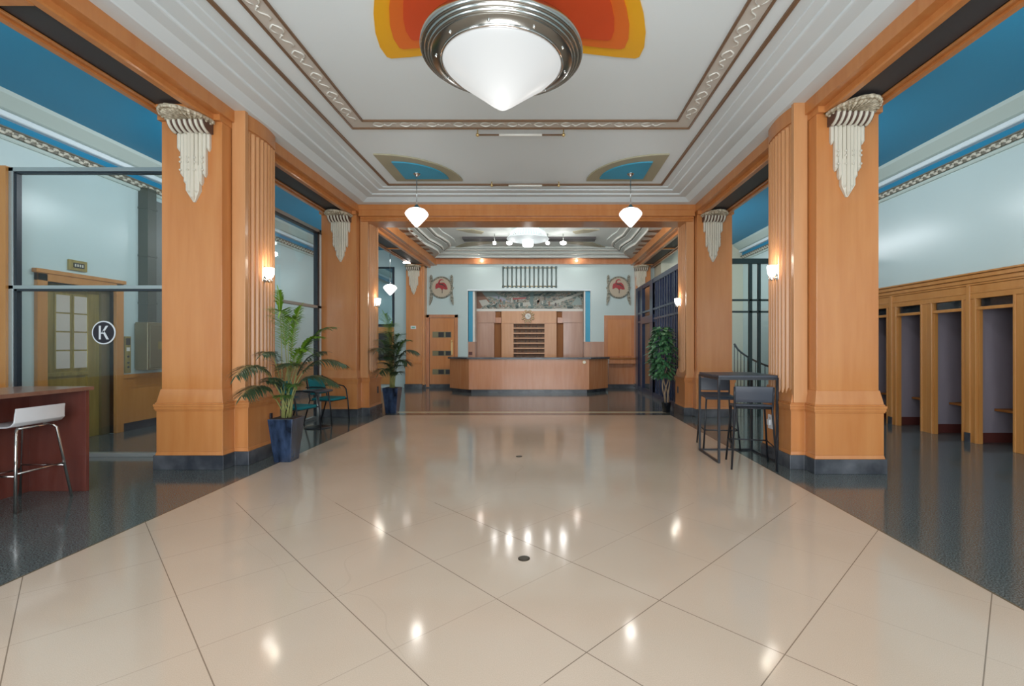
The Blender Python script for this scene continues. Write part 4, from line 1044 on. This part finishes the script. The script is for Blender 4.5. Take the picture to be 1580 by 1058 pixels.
# ------------------------------------------------------------------ plants
def blade(f, p, d, up, L, w_, droop, mi):
    d = d.normalized(); s_ = d.cross(up)
    if s_.length < 1e-3: s_ = Vector((1,0,0))
    s_.normalize(); nrm = s_.cross(d); pts = []
    for j, (q, ww) in enumerate(((0,.25),(.3,1),(.7,.75),(1,0.05))):
        c = p + d*L*q + Vector((0,0,-1))*droop*L*q*q
        pts.append((c - s_*w_*ww*.5, c + nrm*w_*ww*.12, c + s_*w_*ww*.5))
    vs = [[f.bm.verts.new(x) for x in r] for r in pts]
    for A, B in zip(vs, vs[1:]):
        for i in range(2):
            fc = f.bm.faces.new((A[i], A[i+1], B[i+1], B[i])); fc.material_index = mi; fc.smooth = True
def frond(t, base, ctrl, tip, m, n=22, L=.20, wd=.019, stem_r=.008, start=.40, droop=.5):
    n = int(n*1.6); L *= 1.08
    f = MB(); P0, P1, P2 = Vector(base), Vector(ctrl), Vector(tip)
    B = lambda q: P0*(1-q)**2 + P1*2*q*(1-q) + P2*q*q
    pts = [B(j/14) for j in range(15)]
    f.tube(pts, [stem_r*(1-.75*j/14) for j in range(15)], 6, 1)
    for j in range(n):
        q = start+(1-start)*j/(n-1); p = B(q); d = (B(min(1,q+.02))-B(q-.02)).normalized()
        side = d.cross(Vector((0,0,1)))
        if side.length < .05: side = Vector((0,-1,0)).cross(d)
        side.normalize(); env = math.sin(PI*(.14+.80*(j/(n-1))))**.7
        for s_ in (-1,1):
            dd = side*s_*(.85) + d*.65 + Vector((0,0,random.uniform(.0,.25)))
            blade(f, p, dd, Vector((0,0,1)), L*env*random.uniform(.85,1.1), wd, droop*random.uniform(.7,1.2), 0)
    blade(f, B(1), B(1)-B(.95), Vector((0,0,1)), L*.5, wd, .3, 0)
    return f.build('frond', [m, stem_m], t)
def square_pot(t, wt, wb, h, m):
    a, b_ = wt/2, wb/2
    f = MB().prism([(-b_,-b_),(b_,-b_),(b_,b_),(-b_,b_)], 0, h, top=[(-a,-a),(a,-a),(a,a),(-a,a)]); f.build('pot', m, t, .008)
    MB().box(-a+.02,a-.02,-a+.02,a-.02,h-.02,h+.004).build('soil', soil_m, t)
def palm(loc, label, wt, wb, h, tips, sc=1, rz=0):
    t = thing('potted_palm', label, 'plant', loc, rz)
    square_pot(t, wt, wb, h, pot_m)
    for i, (c, p, m, n, L) in enumerate(tips):
        a = 2.4*i; b0_ = (.05*math.cos(a), .05*math.sin(a), h)
        frond(t, b0_, c, p, m, n, L*sc, droop=.55 if m is leaf_d else .4)
    return t
# control points are relative to the pot
D, Lf, Mf = leaf_d, leaf_l, leaf_m
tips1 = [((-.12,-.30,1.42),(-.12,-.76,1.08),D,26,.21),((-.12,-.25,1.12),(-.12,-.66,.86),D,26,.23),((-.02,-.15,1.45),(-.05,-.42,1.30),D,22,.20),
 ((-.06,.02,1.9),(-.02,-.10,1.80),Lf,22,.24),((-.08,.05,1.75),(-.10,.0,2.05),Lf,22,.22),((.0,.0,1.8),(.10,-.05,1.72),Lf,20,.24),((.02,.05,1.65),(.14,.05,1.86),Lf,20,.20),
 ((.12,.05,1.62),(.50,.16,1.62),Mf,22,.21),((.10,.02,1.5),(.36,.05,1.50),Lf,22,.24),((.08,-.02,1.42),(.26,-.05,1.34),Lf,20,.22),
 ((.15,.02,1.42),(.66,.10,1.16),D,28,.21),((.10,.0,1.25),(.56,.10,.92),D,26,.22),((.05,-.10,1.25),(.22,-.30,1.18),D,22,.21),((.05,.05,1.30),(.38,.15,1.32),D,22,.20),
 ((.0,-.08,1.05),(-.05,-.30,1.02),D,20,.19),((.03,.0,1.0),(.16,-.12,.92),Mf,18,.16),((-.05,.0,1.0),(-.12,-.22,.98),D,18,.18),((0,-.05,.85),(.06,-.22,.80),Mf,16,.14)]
palm((-3.12, 5.74, 0), 'tall palm in a square blue marble pot in front of the near left pillar', .30, .20, .52, tips1)
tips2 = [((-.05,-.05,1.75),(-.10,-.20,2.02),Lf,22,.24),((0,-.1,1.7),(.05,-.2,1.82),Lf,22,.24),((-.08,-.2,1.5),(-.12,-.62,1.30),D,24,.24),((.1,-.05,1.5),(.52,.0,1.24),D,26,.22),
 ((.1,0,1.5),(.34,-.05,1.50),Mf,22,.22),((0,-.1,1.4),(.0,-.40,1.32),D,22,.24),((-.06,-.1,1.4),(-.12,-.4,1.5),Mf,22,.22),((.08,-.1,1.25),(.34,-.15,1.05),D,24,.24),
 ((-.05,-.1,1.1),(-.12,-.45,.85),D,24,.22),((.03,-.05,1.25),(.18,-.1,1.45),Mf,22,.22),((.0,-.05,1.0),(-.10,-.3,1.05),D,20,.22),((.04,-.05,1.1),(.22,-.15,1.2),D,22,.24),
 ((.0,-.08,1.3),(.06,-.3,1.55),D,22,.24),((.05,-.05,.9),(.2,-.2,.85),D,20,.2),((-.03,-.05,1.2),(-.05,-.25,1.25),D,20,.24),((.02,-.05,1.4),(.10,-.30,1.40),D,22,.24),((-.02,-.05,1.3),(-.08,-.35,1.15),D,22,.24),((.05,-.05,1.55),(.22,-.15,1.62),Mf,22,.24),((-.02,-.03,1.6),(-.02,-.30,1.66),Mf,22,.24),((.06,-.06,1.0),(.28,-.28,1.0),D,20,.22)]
palm((-3.13, 9.78, 0), 'smaller palm in a tall dark blue pot beside the second left pillar', .32, .22, .52, tips2, 1.15)
# ficus
t = thing('potted_ficus', 'leafy green ficus with pale twisted trunks beside the navy gate', 'plant', (2.55, 9.85, 0))
MB().lathe([(.075,0),(.095,.2),(.10,.21),(.085,.21),(.001,.19)], 24).build('pot', pot2_m, t)
for k in range(4):
    a = 2*PI*k/4+.4
    MB().tube([(.05*math.cos(a+q*3)*(1+q*.6)+.02*math.sin(9*q+k), .05*math.sin(a+q*3)*(1+q*.6), .18+.95*q) for q in [j/9 for j in range(10)]], [.017-.008*j/9 for j in range(10)], 7).build('trunk', trunk_m, t)
f = MB(); random.seed(11)
for k in range(420):
    z = random.uniform(.72,1.78); q = (z-.72)/1.06; R_ = .265*math.sin(PI*(.18+.72*q))**.6
    a = random.uniform(0,2*PI); r = R_*random.uniform(.35,1)
    p = Vector((r*math.cos(a)-.10, r*math.sin(a)-.05, z)); d = Vector((math.cos(a), math.sin(a), random.uniform(-.7,.15)))
    blade(f, p, d, Vector((random.uniform(-.3,.3),random.uniform(-.3,.3),1)).normalized(), random.uniform(.10,.14), random.uniform(.075,.095), .3, 0)
f.build('foliage', ficus_l, t)
